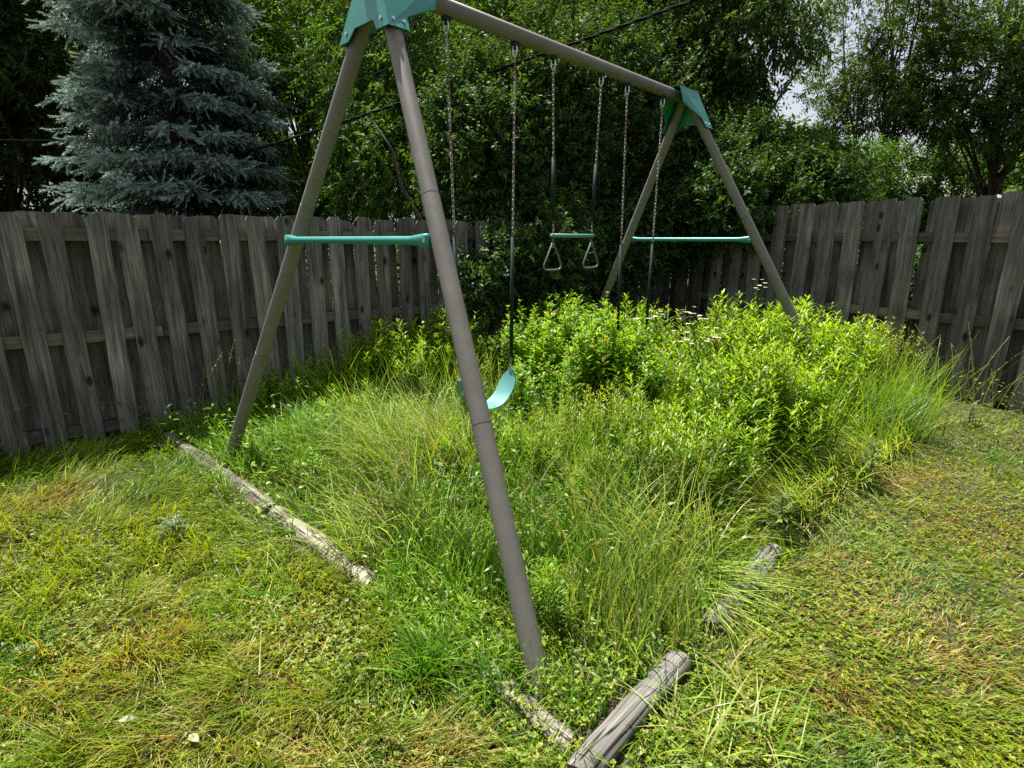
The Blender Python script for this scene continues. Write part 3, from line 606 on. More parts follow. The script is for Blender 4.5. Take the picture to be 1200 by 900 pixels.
# ------------------------------------------------------------------ grass tussocks (things)
def tussock(px, k, L_, spread, az, azs, c0, c1, label, wid=(.003, .006), th=(.05, .5), kap=(.4, 1.6), straw=.12, line=None):
    k = int(k*.5); wid = (wid[0]*1.4, wid[1]*1.75); ctr = g2(*px); r = np.sqrt(rng.random(k))*spread; a = U(0, 2*PI, k); base = np.stack([r*np.cos(a), r*np.sin(a), 0*r-.01], -1)
    
    if line is not None: base[:, :2] += (g2(*line)-ctr)*rng.random((k, 1))
    azk = az+rng.normal(0, azs, k); c = lerp(c0, c1, rng.random((k, 1)))*U(.8, 1.2, k)[:, None]
    c = np.where(rng.random((k, 1)) < straw, np.array([.42, .36, .16])*U(.7, 1.1, k)[:, None], c)
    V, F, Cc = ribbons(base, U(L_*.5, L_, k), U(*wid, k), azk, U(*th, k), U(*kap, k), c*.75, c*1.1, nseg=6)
    o = mk('grass_tussock', V, F, Cc, M['grass']); o.location = (*ctr, float(gz(ctr[0], ctr[1])))
    return tag(o, label, 'grass tussock', 'grass tussocks in and around the play area')
g_l, g_p = np.array([.13, .28, .014]), np.array([.36, .48, .10]); g_d, g_m = np.array([.05, .18, .006]), np.array([.13, .30, .012])
tussock((500, 560), 1700, .85, .40, PI*.98, 1.0, g_l, g_p, 'big pale tussock whose long blades arch over left of the nearest leg', straw=.25)
tussock((455, 640), 700, .6, .25, PI*1.1, 1.2, g_l, g_p, 'fine pale tussock hanging toward the bleached edging timber', straw=.2)
tussock((512, 790), 300, .27, .10, PI*1.1, 1.3, g_d, g_m, 'lush dark green tussock of short broad blades before the nearest leg', wid=(.005, .009), straw=0)
tussock((585, 812), 160, .22, .09, PI*1.2, 1.4, g_d, g_m, 'small bright green tussock touching the foot of the nearest leg', wid=(.004, .008), straw=0)
tussock((735, 730), 640, .40, .26, 1.2, 1.8, np.array([.10, .18, .03]), g_p, 'upright thin tussock between the nearest leg and the cracked timber', th=(.0, .22), kap=(.1, .7))
tussock((690, 690), 700, .38, .30, 1.6, 1.6, g_d, g_m, 'deep green tussock rising behind the foot of the nearest leg', th=(0, .35), kap=(.1, .9), straw=.04)
tussock((828, 660), 420, .50, .08, -PI*.36, .45, g_l, g_p, 'long tussock bent flat across the half buried timber', th=(.75, 1.25), kap=(.2, .6), straw=.2, line=(805, 700))
tussock((915, 605), 2600, .60, .14, -PI*.86, .55, np.array([.13, .27, .015]), np.array([.42, .50, .15]), 'flattened yellow green tussock sweeping down below the flowering weeds', th=(.6, 1.3), kap=(.2, .8), straw=.15, line=(1050, 522))
tussock((930, 600), 700, .6, .14, -PI*.9, .4, np.array([.13, .25, .015]), np.array([.33, .40, .06]), 'pale strands lying beside the thistle at the end of the half buried timber', th=(.6, 1.1), kap=(.2, .6), straw=.15)
tussock((1030, 508), 700, .60, .28, -.3, 1.2, np.array([.07, .17, .02]), np.array([.16, .26, .035]), 'tall soft green tussock at the edge of the open lawn', straw=.05)
tussock((370, 520), 600, .5, .28, 2.2, 1.5, g_d, g_m, 'dark green tussock in the shade beside the leg by the spruce fence', straw=.05)
tussock((320, 640), 260, .22, .2, 3.9, 1., g_l, g_p, 'low yellow tussock leaning on the bleached timber', th=(.4, 1.1))
tussock((300, 715), 280, .2, .25, 3.5, 1.3, g_d, g_m, 'low green tussock in the middle of the left lawn', straw=.1)
tussock((760, 640), 700, .6, .35, 2.6, 1.8, np.array([.09, .19, .025]), g_p, 'loose mixed tussock in front of the leafy weed thicket', th=(.0, .4), straw=.12)
tussock((600, 600), 700, .5, .35, 2.6, 1.8, g_d, np.array([.13, .23, .03]), 'bushy green tussock under the belt swing seat', straw=.1)
tussock((855, 850), 170, .34, .22, 2.0, 1.6, g_l, g_p, 'wispy tussock beside the right flank of the cracked timber', th=(.3, 1.0), straw=.2)

# ------------------------------------------------------------------ leafy weeds (things)
def weed_proto(name, hh, nst, kind):
    """a clump: stems and foliage as two parts"""
    root = empty(name, (0, 0, 0))
    mbS = MB(); Pl, Dl, Nl, Ll, Wl, Cl = [], [], [], [], [], []
    for s in range(nst):
        az = rng.uniform(0, 2*PI); r0 = rng.uniform(0, .15); h = hh*rng.uniform(.65, 1.0); lean = rng.uniform(.02, .20)
        t = np.linspace(0, 1, 7); P = np.stack([r0*math.cos(az)+math.cos(az)*lean*h*t**1.6+rng.normal(0, .006, 7), r0*math.sin(az)+math.sin(az)*lean*h*t**1.6+rng.normal(0, .006, 7), h*t], -1)
        V, F = tube(P, np.linspace(.0042, .0018, 7), 5); mbS.add(V, F, (.09, .13, .03))
        m = int({'lance': 58, 'broad': 40, 'fine': 60}[kind]*(.5+h*.6))
        tt = np.sort(rng.random(m)**.75)*.97+.03; a = np.arange(m)*2.4+rng.normal(0, .3, m)+az
        ip = tt*6; i0 = np.minimum(ip.astype(int), 5); fr_ = (ip-i0)[:, None]; Pt = P[i0]*(1-fr_)+P[i0+1]*fr_
        up = .3+1.1*tt**1.5+rng.normal(0, .22, m); D = np.stack([np.cos(a), np.sin(a), up], -1)
        sh = np.where(tt > .9, .55, 1)*np.where(tt < .25, .6, 1)
        if kind == 'lance': L_, Wd = U(.065, .125, m)*sh, U(.010, .018, m)
        elif kind == 'broad': L_, Wd = U(.055, .095, m)*sh, U(.017, .030, m)*sh
        else: L_, Wd = U(.035, .075, m)*sh, U(.006, .012, m)
        base_c = {'lance': ((.07, .18, .006), (.24, .39, .012)), 'broad': ((.065, .18, .006), (.23, .42, .012)), 'fine': ((.11, .21, .010), (.31, .39, .018))}[kind]
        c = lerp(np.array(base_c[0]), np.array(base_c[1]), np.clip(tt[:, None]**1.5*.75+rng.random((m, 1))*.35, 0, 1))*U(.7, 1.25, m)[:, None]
        c = np.where(rng.random((m, 1)) < .05, np.array([.34, .30, .04])*U(.6, 1.1, m)[:, None], c)
        Pl.append(Pt); Dl.append(D); Nl.append(np.array([0, 0, 1.])+rng.normal(0, .2, (m, 3))); Ll.append(L_); Wl.append(Wd); Cl.append(c)
        if kind == 'broad':     # side lobes: the leaves are cut
            for sg in (-1, 1):
                D2 = norm(D)+sg*.75*norm(np.cross(D, [0, 0, 1.])); Pl.append(Pt+norm(D)*(L_*.35)[:, None]); Dl.append(D2); Nl.append(np.array([0, 0, 1.])+rng.normal(0, .2, (m, 3))); Ll.append(L_*.6); Wl.append(Wd*.55); Cl.append(c)
    rows = ((0, .12), (.3, .9), (.65, .8), (1, .04))
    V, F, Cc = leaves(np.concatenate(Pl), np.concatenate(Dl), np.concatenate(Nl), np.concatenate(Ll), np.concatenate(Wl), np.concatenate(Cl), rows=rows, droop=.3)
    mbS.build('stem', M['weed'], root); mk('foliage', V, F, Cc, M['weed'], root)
    return root
protos = {k: [weed_proto({'lance': 'narrow_leaved_weed', 'broad': 'broad_leaved_weed', 'fine': 'feathery_weed'}[k], h, ns, k) for h in hs] for k, ns, hs in (('lance', 8, (1.0, 1.0, .92, 1.0)), ('broad', 9, (1.0, .95, 1.0, 1.05)), ('fine', 9, (1.0, 1.0, .9)))}
used = set()
def plant(kind, x, y, s, label, group):
    pr = protos[kind][int(rng.integers(len(protos[kind])))]
    z = float(gz(np.array([x]), np.array([y]))[0])-.01; rz = rng.uniform(0, 2*PI); tl = (rng.normal(0, .07), rng.normal(0, .07))
    if pr.name in used: return copy_tree(pr, (x, y, z), rz, s, label, group, tl)
    used.add(pr.name); pr.location = (x, y, z); pr.rotation_euler = (*tl, rz); pr.scale = (s, s, s); pr['label'] = label; pr['group'] = group; pr['category'] = 'weed'; return pr
for pr in sum(protos.values(), []): pr['category'] = 'weed'
def patch(kind, px, sx, sy, k, h0, h1, label, group, rot=0):
    k = max(3, int(k*.72)); ctr = g2(*px); c_, s_ = math.cos(rot), math.sin(rot); done = 0; tries = 0
    while done < k and tries < k*12:
        tries += 1; a = rng.uniform(0, 2*PI); r = math.sqrt(rng.random()); dx, dy = r*math.cos(a)*sx, r*math.sin(a)*sy
        x, y = ctr[0]+dx*c_-dy*s_, ctr[1]+dx*s_+dy*c_
        if not in_yard(np.array([x]), np.array([y]), .18)[0]: continue
        plant(kind, x, y, rng.uniform(h0, h1)*(1-.25*r*r), label, group); done += 1
patch('broad', (672, 462), .8, .6, 58, .92, 1.16, 'bright bushy weed with broad cut leaves in the thicket behind the swing seat', 'broad leaved weeds in the middle thicket')
patch('broad', (610, 425), .8, .6, 14, .55, .8, 'broad leaved weed at the shaded back of the thicket near the trapeze', 'weeds at the back of the thicket')
patch('lance', (900, 470), 1.0, .75, 58, .9, 1.25, 'tall weed with narrow leaves around the farthest leg of the frame', 'narrow leaved weeds by the far legs', .75)
patch('lance', (775, 500), .6, .55, 34, .72, 1.0, 'narrow leaved weed below the white flowers in front of the far frame', 'narrow leaved weeds below the flowers')
patch('fine', (905, 510), .5, .3, 18, .6, .9, 'yellowish fine leaved weed at the front of the flowering clump', 'fine yellowish weeds in front of the far leg', .7)
patch('fine', (1000, 460), .65, .4, 18, .65, .95, 'feathery fine leaved weed beside the open lawn and tall fence', 'fine weeds along the right fence', .7)
patch('lance', (500, 462), .75, .45, 36, .78, 1.02, 'leafy narrow weed between the nearest leg and the spruce fence', 'wispy weeds by the left fence', .6)
patch('lance', (380, 480), .7, .3, 22, .4, .7, 'low narrow leaved weed growing along the foot of the spruce fence', 'low weeds along the left fence', .63)
patch('lance', (640, 560), .9, .42, 40, .38, .62, 'knee high weed in the grass below the middle thicket', 'low weeds before the thicket')
patch('broad', (720, 590), .6, .4, 12, .25, .42, 'short broad leaved weed sprouting before the tall clumps', 'short broad weeds')
patch('lance', (645, 740), .2, .15, 3, .34, .42, 'young weed with long narrow leaves against the foot of the nearest leg', 'young weeds at the nearest leg')
patch('broad', (330, 560), .55, .25, 10, .18, .3, 'small leafy weed between the bleached timber and the leg', 'small weeds inside the bleached timber', -.75)

patch('lance', (880, 540), .6, .38, 36, .8, 1.08, 'tall narrow leaved weed at the front of the flowering clump', 'front weeds of the far leg clump', .7)
patch('broad', (655, 500), .5, .25, 16, .62, .85, 'broad leaved weed at the shaded front of the middle thicket', 'front weeds of the middle thicket')
patch('broad', (722, 503), .32, .22, 18, 1.02, 1.16, 'tallest broad leaved weed in front of the far belt swing', 'tall broad weeds by the far swing')
patch('lance', (740, 452), .35, .3, 14, .95, 1.12, 'tall narrow weed hiding the far belt swing seat', 'weeds around the far swing')
patch('lance', (790, 575), .6, .45, 40, .55, .82, 'narrow leaved weed at the sunny front of the thicket', 'weeds at the front of the thicket', .7)
patch('fine', (715, 550), .6, .4, 24, .5, .75, 'loose yellowish weed standing before the broad leaved thicket', 'loose weeds in the clearing')
patch('fine', (560, 480), .5, .35, 16, .45, .7, 'yellow green wispy weed around the belt swing seat', 'wispy weeds by the belt swing')
patch('lance', (450, 520), .5, .3, 14, .38, .6, 'narrow leaved weed standing among pale arching grass', 'weeds among the pale tussocks')
# white flowering fleabane
def fleabane(px, top_px, label):
    b_ = g2(*px); Y = b_[1]; top = W(*top_px, Y); h = top[2]
    root = empty('flowering_weed', (b_[0], b_[1], 0), 0, label, 'flower', 'white flowering weeds')
    mbS = MB(); heads = []
    P = np.array([[0, 0, 0], [.02, 0, h*.4], [(top[0]-b_[0])*.6, 0, h*.75], [top[0]-b_[0], 0, h-.05]]); V, F = tube(P, [.004, .0035, .003, .002], 5); mbS.add(V, F, (.09, .14, .03))
    for k in range(8):
        e = P[3]+np.array([rng.normal(0, .05), rng.normal(0, .05), rng.uniform(.0, .09)]); V, F = tube([P[2]*.4+P[3]*.6, e], .0013, 4); mbS.add(V, F, (.1, .15, .04)); heads.append(e)
    mbS.build('stem', M['weed'], root)
    m = 24; a = np.arange(m)*2.4; tt = np.linspace(.05, .9, m); Pt = np.stack([np.interp(tt, [0, .4, .75, 1], P[:, 0]), 0*tt, h*tt], -1)
    V, F, Cc = leaves(Pt, np.stack([np.cos(a), np.sin(a), .5+0*a], -1), np.tile([0, 0, 1.], (m, 1)), U(.05, .10, m), U(.012, .02, m), np.tile([.08, .17, .02], (m, 1)), rows=((0, .12), (.3, .9), (.65, .8), (1, .04)), droop=.35)
    mk('foliage', V, F, Cc, M['weed'], root)
    for e in heads:
        mbF = MB(); m = 18; a = np.arange(m)*2*PI/m; tl = rng.normal(0, .25, 3); D = np.stack([np.cos(a), np.sin(a), 0*a+.15], -1)+tl*.3
        V, F, Cc = leaves(np.tile(e, (m, 1)), D, np.tile([0, 0, 1.], (m, 1))+tl, np.full(m, .016), np.full(m, .0065), np.full((m, 3), .8), droop=.1, rows=((0, .5), (.6, 1.), (1, .5))); mbF.add(V, F, Cc)
        V, F = tube([e+[0, 0, -.004], e+[0, 0, .004]], [.006, .005], 8); mbF.add(V, F, (.7, .5, .05)); mbF.build('flower_head', M['petal'], root)
for (px, tp, lb) in (((820, 530), (812, 372), 'white flowering stem, second from the middle of the flower group'), ((840, 520), (806, 366), 'white flowering weed behind the group, its heads just under the dark fence'), ((830, 560), (806, 397), 'lowest white flower cluster in the green weed clump'),
                     ((850, 540), (836, 390), 'white flowering weed with flat heads nearest the far leg of the swing'), ((800, 520), (764, 366), 'lone white flowering stem standing apart toward the trapeze'), ((895, 500), (886, 333), 'highest white flower, standing up against the far leg of the swing')):
    fleabane(px, tp, lb)
# thistles: grey-green spiny rosettes
def thistle(px, h, label):
    b_ = g2(*px); root = empty('thistle', (b_[0], b_[1], 0), rng.uniform(0, 6), label, 'thistle', 'pale spiny thistles')
    mbS = MB(); V, F = tube([[0, 0, 0], [.01, 0, h*.5], [0, .01, h]], [.006, .005, .002], 6); mbS.add(V, F, (.14, .18, .09)); mbS.build('stem', M['weed'], root)
    m = 26; a = np.arange(m)*2.4; tt = np.linspace(.05, 1, m); Pt = np.stack([0*tt, 0*tt, h*tt], -1); D = np.stack([np.cos(a), np.sin(a), .25+.7*tt], -1); L_ = U(.09, .15, m)*(1.1-.5*tt); c = lerp(np.array([.09, .14, .055]), np.array([.19, .25, .13]), rng.random((m, 1)))
    mb = MB(); V, F, Cc = leaves(Pt, D, np.tile([0, 0, 1.], (m, 1)), L_, np.full(m, .014), c, rows=((0, .3), (.3, 1), (.65, .7), (1, .04)), droop=.35); mb.add(V, F, Cc)
    for q in (.25, .45, .65, .85):
        for sg in (-1, 1):
            Dn = norm(D); S = norm(np.cross(Dn, [0, 0, 1.])); P2 = Pt+Dn*(L_*q)[:, None]-np.array([0, 0, 1.])*(L_*.35*q*q)[:, None]
            V, F, Cc = leaves(P2, Dn*.6+sg*S, np.tile([0, 0, 1.], (m, 1))+rng.normal(0, .4, (m, 3)), L_*.28*(1.2-q), np.full(m, .010), c, droop=.1); mb.add(V, F, Cc)
    mb.build('foliage', M['weed'], root)
thistle((912, 632), .26, 'pale grey green thistle standing at the end of the half buried timber')
thistle((1015, 572), .30, 'pale thistle rising out of the flattened tussock')
thistle((207, 632), .10, 'small grey thistle alone in the lawn below the bleached timber')
thistle((1135, 500), .2, 'dusky thistle by the bottom of the taller fence')
# fallen leaves and bits on the lawn
for px, L_, rz, c_, lb in (((20, 772), .07, .3, (.25, .26, .2), 'curled whitish leaf lying in brown grass close to the photo edge'), ((142, 858), .05, .4, (.25, .26, .2), 'pale upturned leaf on the lawn, nearest the bottom of the picture by the brown spots'),
                           ((235, 882), .06, 2.6, (.30, .40, .20), 'pale green upturned leaf at the very bottom of the left lawn'), ((408, 716), .045, 2.0, (.25, .26, .2), 'white leaf scrap just past the end of the bleached timber'),
                           ((252, 668), .025, 1., (.25, .26, .2), 'tiny white petal scrap in the middle of the left lawn'), ((180, 530), .09, .9, (.60, .55, .42), 'long pale bark strip beside the start of the bleached timber'), ((468, 885), .04, 1.2, (.34, .42, .2), 'pale green leaf standing up at the bottom of the lawn')):
    p_ = g2(*px); rows = ((0, .15), (.25, .8), (.5, 1), (.8, .6), (1, .05))
    V, F, Cc = leaves(np.array([[0, 0, 0.]]), np.array([[math.cos(rz), math.sin(rz), .12]]), np.array([[.2, -.35, 1.]]), np.array([L_]), np.array([L_*.42]), np.array([c_]), rows=rows, droop=.35)
    o = mk('fallen_leaf', V, F, Cc, M['dry']); o.location = (p_[0], p_[1], .045); tag(o, lb, 'leaf', 'pale leaves lying on the lawn')

# ------------------------------------------------------------------ trees and shrubs beyond the fence
def crown(lobes, ntw, nlf, L_, Wd, c0, c1, twig=.35, droop=.35, gap=.45, gs=.7, hang=0.0, seed=0, rows=((0, .12), (.45, 1.), (1, .05)), shell=.55):
    """leaf sprays through the volume of a few ellipsoids; returns V,F,C and the spray starts"""
    Vs = []; w_ = np.array([l[1][0]*l[1][1]*l[1][2] for l in lobes]); w_ = w_**.75; w_ = w_/w_.sum(); Ps, Os = [], []
    for (c, r), k in zip(lobes, (w_*ntw*2.2).astype(int)+1):
        d = rdir(k); rad = (shell+(1-shell)*rng.random(k)**.6)[:, None]*np.where(rng.random((k, 1)) < .22, rng.random((k, 1)), 1)
        rad = rad*(.78+.45*vnoise(np.arctan2(d[:, 1], d[:, 0])*1.6+seed, d[:, 2]*2.2, .55, seed)[:, None])
        P = np.asarray(c)+d*rad*np.asarray(r); Ps.append(P); Os.append(d)
    P = np.concatenate(Ps); O = np.concatenate(Os)
    nz = .5*vnoise(P[:, 0]+.6*P[:, 1], P[:, 2]-.5*P[:, 1], gs, seed)+.5*vnoise(P[:, 0]-.7*P[:, 1], P[:, 2]+.3*P[:, 0], gs*.5, seed+1)
    k = (nz > np.quantile(nz, gap)) & (P[:, 2] > .15); P, O = P[k], O[k]; pm = rng.permutation(len(P))[:ntw]; P, O = P[pm], O[pm]; n_ = len(P)
    T = norm(O+rng.normal(0, .55, (n_, 3))+np.array([0, 0, .15-hang])); Lt = twig*U(.6, 1.3, n_)
    t = (np.arange(nlf)+.5)/nlf
    B = P[:, None]+T[:, None]*(Lt[:, None]*t[None])[..., None]-np.array([0, 0, 1.])*(hang*.5*Lt[:, None]*t[None]**2)[..., None]
    S = norm(np.cross(T, rdir(n_))); sgn = np.where(np.arange(nlf) % 2, 1., -1.)
    D = T[:, None]*.55+S[:, None]*sgn[None, :, None]+rng.normal(0, .35, (n_, nlf, 3))-np.array([0, 0, hang*.9])
    N = np.array([0, 0, 1.])+rng.normal(0, .5, (n_*nlf, 3))
    cc = np.repeat(lerp(np.asarray(c0), np.asarray(c1), rng.random((n_, 1))), nlf, 0)*U(.75, 1.25, n_*nlf)[:, None]
    V, F, Cc = leaves(B.reshape(-1, 3), D.reshape(-1, 3), N, L_*U(.65, 1.2, n_*nlf), Wd*U(.7, 1.2, n_*nlf), cc, rows=rows, droop=droop)
    return V, F, Cc, P, T, Lt
def tree(name, base, lobes, ntw, nlf, L_, Wd, c0, c1, label, group, cat='tree', trunk_r=.12, nlimb=26, stems=1, mat='leaf', **kw):
    base = np.array([base[0], base[1], 0.]); root = empty(name, tuple(base), 0, label, cat, group)
    lobes = [(np.asarray(c)-base, r) for c, r in lobes]
    V, F, Cc, P, T, Lt = crown(lobes, ntw, nlf, L_, Wd, c0, c1, **kw)
    mk('crown', V, F, Cc, M[mat], root)
    mb = MB(); top = max(c[2]+r[2]*.55 for c, r in lobes); c0_ = lobes[0][0]; tips = []
    for s in range(stems):
        a = rng.uniform(0, 6.28); b0 = np.array([math.cos(a), math.sin(a), 0])*(.0 if stems == 1 else .15); e = np.array([c0_[0]*.8, c0_[1]*.8, top])+(rng.normal(0, .5, 3)*[1, 1, .1] if stems > 1 else 0)
        pth = np.array([b0+(e-b0)*t+np.array([rng.normal(0, .05), rng.normal(0, .05), 0])*min(1, t*4) for t in np.linspace(0, 1, 8)]); V, F = tube(pth, np.linspace(trunk_r, trunk_r*.2, 8), 9); mb.add(V, F); tips.append(pth)
    mb.build('trunk', M['bark'], root, True)
    mb = MB()
    for k in rng.choice(len(P), min(nlimb, len(P)), replace=False):
        pth = tips[int(rng.integers(len(tips)))]; e = P[k]; z = min(max(e[2]*rng.uniform(.35, .75), .4), top*.95); t = np.interp(z, pth[:, 2], np.arange(8)); i0 = min(int(t), 6); s0 = pth[i0]*(1-(t-i0))+pth[i0+1]*(t-i0)
        m_ = s0*.45+e*.55+rng.normal(0, .12, 3)+[0, 0, .1]; q = np.array([s0, s0*.72+m_*.3-[0, 0, .0], m_, m_*.5+e*.5+rng.normal(0, .05, 3), e]); V, F = tube(q, np.array([.34, .28, .2, .12, .05])*trunk_r*rng.uniform(.6, 1.1), 6); mb.add(V, F)
    sel = rng.random(len(P)) < .5; A = P[sel]; E = A+T[sel]*Lt[sel][:, None]
    S = norm(np.cross(T[sel], rdir(len(A))))*.004; Vt = np.stack([A-S, A+S, E], 1).reshape(-1, 3); mb.add(Vt, np.arange(len(Vt)).reshape(-1, 3))
    mb.build('branches', M['bark'], root, True)
    return root
DK, MD, BR = ((.025, .062, .012), (.074, .140, .026)), ((.038, .100, .011), (.105, .205, .024)), ((.055, .14, .012), (.14, .24, .025))
def lobe(u, v, Y, rx, ry, rz): return (W(u, v, Y), (rx, ry, rz))
bt = 'trees beyond the fence'; sb = 'shrubs overhanging the fence corner'
tree('cedar_tree', W(20, 280, 12.2), [lobe(15, 120, 12.2, 1.7, 1.6, 3.6)], 5200, 16, .12, .042, (.018, .036, .008), (.05, .075, .014), 'dark olive evergreen tree behind the left side of the spruce', bt, gap=.3, twig=.3, seed=1)
tree('cedar_tree', W(-150, 280, 11), [lobe(-150, 150, 11, 1.6, 1.5, 3.4)], 2600, 14, .12, .045, (.018, .036, .008), (.05, .075, .014), 'dark evergreen tree mostly beyond the picture edge beside the olive evergreen', bt, gap=.3, seed=2)
tree('cedar_tree', W(100, 280, 15), [lobe(95, 90, 15, 1.6, 1.6, 4.6)], 3000, 14, .13, .045, (.03, .055, .010), (.07, .10, .018), 'tall evergreen tree seen between the spruce and the olive evergreen', bt, gap=.4, seed=3)
tree('willow_leaved_tree', W(365, 280, 11.2), [lobe(360, 150, 11.2, 1.25, 1.2, 2.3), lobe(400, 40, 11.6, 1.7, 1.4, 1.9), lobe(320, 40, 12, 1.2, 1.2, 1.6), lobe(365, 225, 10.6, 1.4, .8, .9)], 4600, 14, .115, .026, *BR, 'bright green tree with hanging narrow leaves right of the spruce', bt, gap=.35, hang=.55, seed=4)
tree('cherry_tree', W(500, 280, 10.2), [lobe(470, 90, 10.2, 1.5, 1.2, 1.7), lobe(540, 40, 10.4, 1.7, 1.3, 1.6), lobe(450, 195, 9.4, .9, .9, .9)], 4000, 13, .10, .028, *MD, 'glossy leaved tree behind the near end of the beam', bt, gap=.38, hang=.5, seed=5)
tree('cherry_tree', W(700, 280, 10.8), [lobe(650, 30, 10.8, 1.9, 1.3, 1.5), lobe(760, 15, 10.4, 1.6, 1.3, 1.5)], 3600, 13, .105, .030, *MD, 'glossy leaved tree rising above the middle of the beam', bt, gap=.4, hang=.6, seed=6)
tree('cherry_tree', W(830, 280, 10), [lobe(860, 40, 9.2, 1.3, 1.0, 1.0), lobe(930, 25, 8.9, 1.1, .9, .75), lobe(800, 40, 9.6, 1.0, 1.0, 1.2), lobe(830, 110, 9.4, .7, .7, .6)], 2000, 12, .09, .033, (.022, .052, .010), (.07, .12, .02), 'dark overhanging tree above the far bracket with sky behind it', bt, gap=.45, hang=.4, seed=7, trunk_r=.1)
for k, (u, v, Y, rx, ry, rz, fl_, lb) in enumerate(((575, 205, 7.2, .75, .7, 1.35, (6.15, 320, .42, .30, .42), 'dark shrub over the end of the spruce fence'), (640, 190, 7.7, .95, .8, 1.7, (6.55, 300, .62, .38, .62), 'dark dense shrub behind the trapeze'), (715, 175, 8.3, 1.0, .9, 1.8, (7.15, 285, .62, .40, .62), 'dark dense shrub between the trapeze and the far frame'),
                                               (790, 185, 8.8, 1.05, .9, 1.7, (7.6, 262, .62, .40, .5), 'shrub filling the fence corner beneath the far bracket'), (868, 220, 8.2, .95, .9, .85, (7.2, 238, .62, .40, .45), 'shrub leaning over the start of the taller fence'), (935, 215, 8.6, .75, .8, .5, (7.5, 220, .6, .4, .3), 'lighter round shrub above the corner of the taller fence'))):
    tree('overgrown_shrub', W(u, 280, Y+.25), [lobe(u, v, Y, rx, ry, rz), lobe(u, fl_[1], fl_[0], *fl_[2:])], 4200, 14, .058, .030, *((DK if k < 4 else ((.024, .060, .010), (.062, .125, .02)))), lb, sb, 'shrub', trunk_r=.05, stems=4, gap=.15, twig=.26, seed=10+k, shell=.6)
tree('garden_bush', W(290, 280, 13), [lobe(290, 225, 13, 1.8, .9, 1.1)], 1500, 12, .10, .045, *DK, 'dark bush low behind the right flank of the spruce', sb, 'shrub', trunk_r=.05, stems=3, gap=.2, seed=25)
n_ = 46000; sA = np.concatenate([U(-2.5, 7.2, n_//2), U(-2.5, 3.9, n_//2)]); isL = np.arange(n_) < n_//2; dep = U(.35, 1.5, n_)  # leaf mass added to block the bright ground showing between pickets
x = np.where(isL, FL0[0]+FLd[0]*sA-FLd[1]*dep, FR0[0]+FRd[0]*sA-FRd[1]*-dep); y = np.where(isL, FL0[1]+FLd[1]*sA+FLd[0]*dep, FR0[1]+FRd[1]*sA-FRd[0]*dep)
zt = rng.random(n_)**.8*(1.15+.7*fbm(x, y, .6, 91))
V, F, Cc = leaves(np.stack([x, y, zt], -1), np.stack([rng.normal(0, 1, n_), rng.normal(0, 1, n_), U(-.6, .6, n_)], -1), np.array([0, 0, 1.])+rng.normal(0, .5, (n_, 3)), U(.06, .11, n_), U(.03, .05, n_), lerp(np.array([.018, .045, .010]), np.array([.05, .10, .018]), rng.random((n_, 1))), droop=.3)
tag(mk('backdrop', V, F, Cc, M['leaf']), 'dark leafy undergrowth added behind both fences to darken the gaps', 'backdrop', kind='stuff')
tree('airy_tree', W(1030, 280, 14), [lobe(1025, 70, 14, 1.5, 1.4, 2.8), lobe(1000, 160, 13.6, 1.0, 1, 1.3), lobe(1090, 60, 14.2, 1.2, 1, 2.2)], 2700, 13, .085, .034, (.038, .078, .014), (.10, .16, .03), 'airy thin stemmed tree with sky showing through it', bt, gap=.5, seed=20, stems=3, trunk_r=.06, nlimb=50)
tree('shade_tree', W(1165, 280, 13.2), [lobe(1165, 60, 13.2, 1.9, 1.6, 2.4), lobe(1120, 110, 13, 1.1, 1.1, 1.2), lobe(1215, 120, 13, 1.2, 1.1, 1.5)], 2500, 13, .105, .044, (.034, .07, .014), (.09, .15, .03), 'broad shade tree with stout dark trunk beyond the taller fence', bt, gap=.5, seed=21, trunk_r=.12, nlimb=26)
tree('shade_tree', W(1330, 280, 12), [lobe(1330, 80, 12, 2, 1.6, 2.8)], 1200, 12, .12, .05, (.03, .06, .014), (.075, .12, .03), 'shade tree past the picture edge next to the stout trunked one', bt, gap=.4, seed=22, trunk_r=.16)
tree('garden_bush', W(985, 280, 12), [lobe(985, 225, 12, 1.1, 1, .8)], 900, 12, .075, .034, *MD, 'mid green bush just over the top of the taller fence', sb, 'shrub', trunk_r=.05, stems=3, gap=.3, seed=23)
tree('garden_bush', W(1070, 280, 15), [lobe(1075, 228, 15, 2.0, 1, 1.1)], 1700, 12, .10, .045, *MD, 'pale bush beneath the airy tree and before the white house', sb, 'shrub', trunk_r=.05, stems=3, gap=.35, seed=24)
for k, (u, Y, v, rx, rz) in enumerate(((-60, 21, 140, 3.4, 5), (220, 19, 110, 3.6, 5.0), (470, 17, 90, 2.6, 4.2), (620, 18, 120, 2.8, 3.6), (760, 17, 150, 2.6, 3.0), (900, 21, 225, 2.6, 2.0), (1150, 27, 225, 3.5, 2.4), (1290, 24, 190, 3.2, 3.4))):
    tree('distant_tree', W(u, 280, Y), [lobe(u, v, Y, rx, 1.8, rz)], 1700, 12, .24, .11, *((MD if k % 2 else DK)), ('far tree seen through the gaps behind the evergreens', 'far tree glimpsed behind the spruce trunk', 'far tree behind the narrow leaved one', 'far tree behind the dense dark shrubs', 'far tree hidden behind the far bracket', 'low far tree below the patch of open sky', 'low far tree behind the white house', 'far tree at the edge of the stout trunked one')[k], 'far background trees', gap=.35, twig=.6, seed=30+k, nlimb=12)

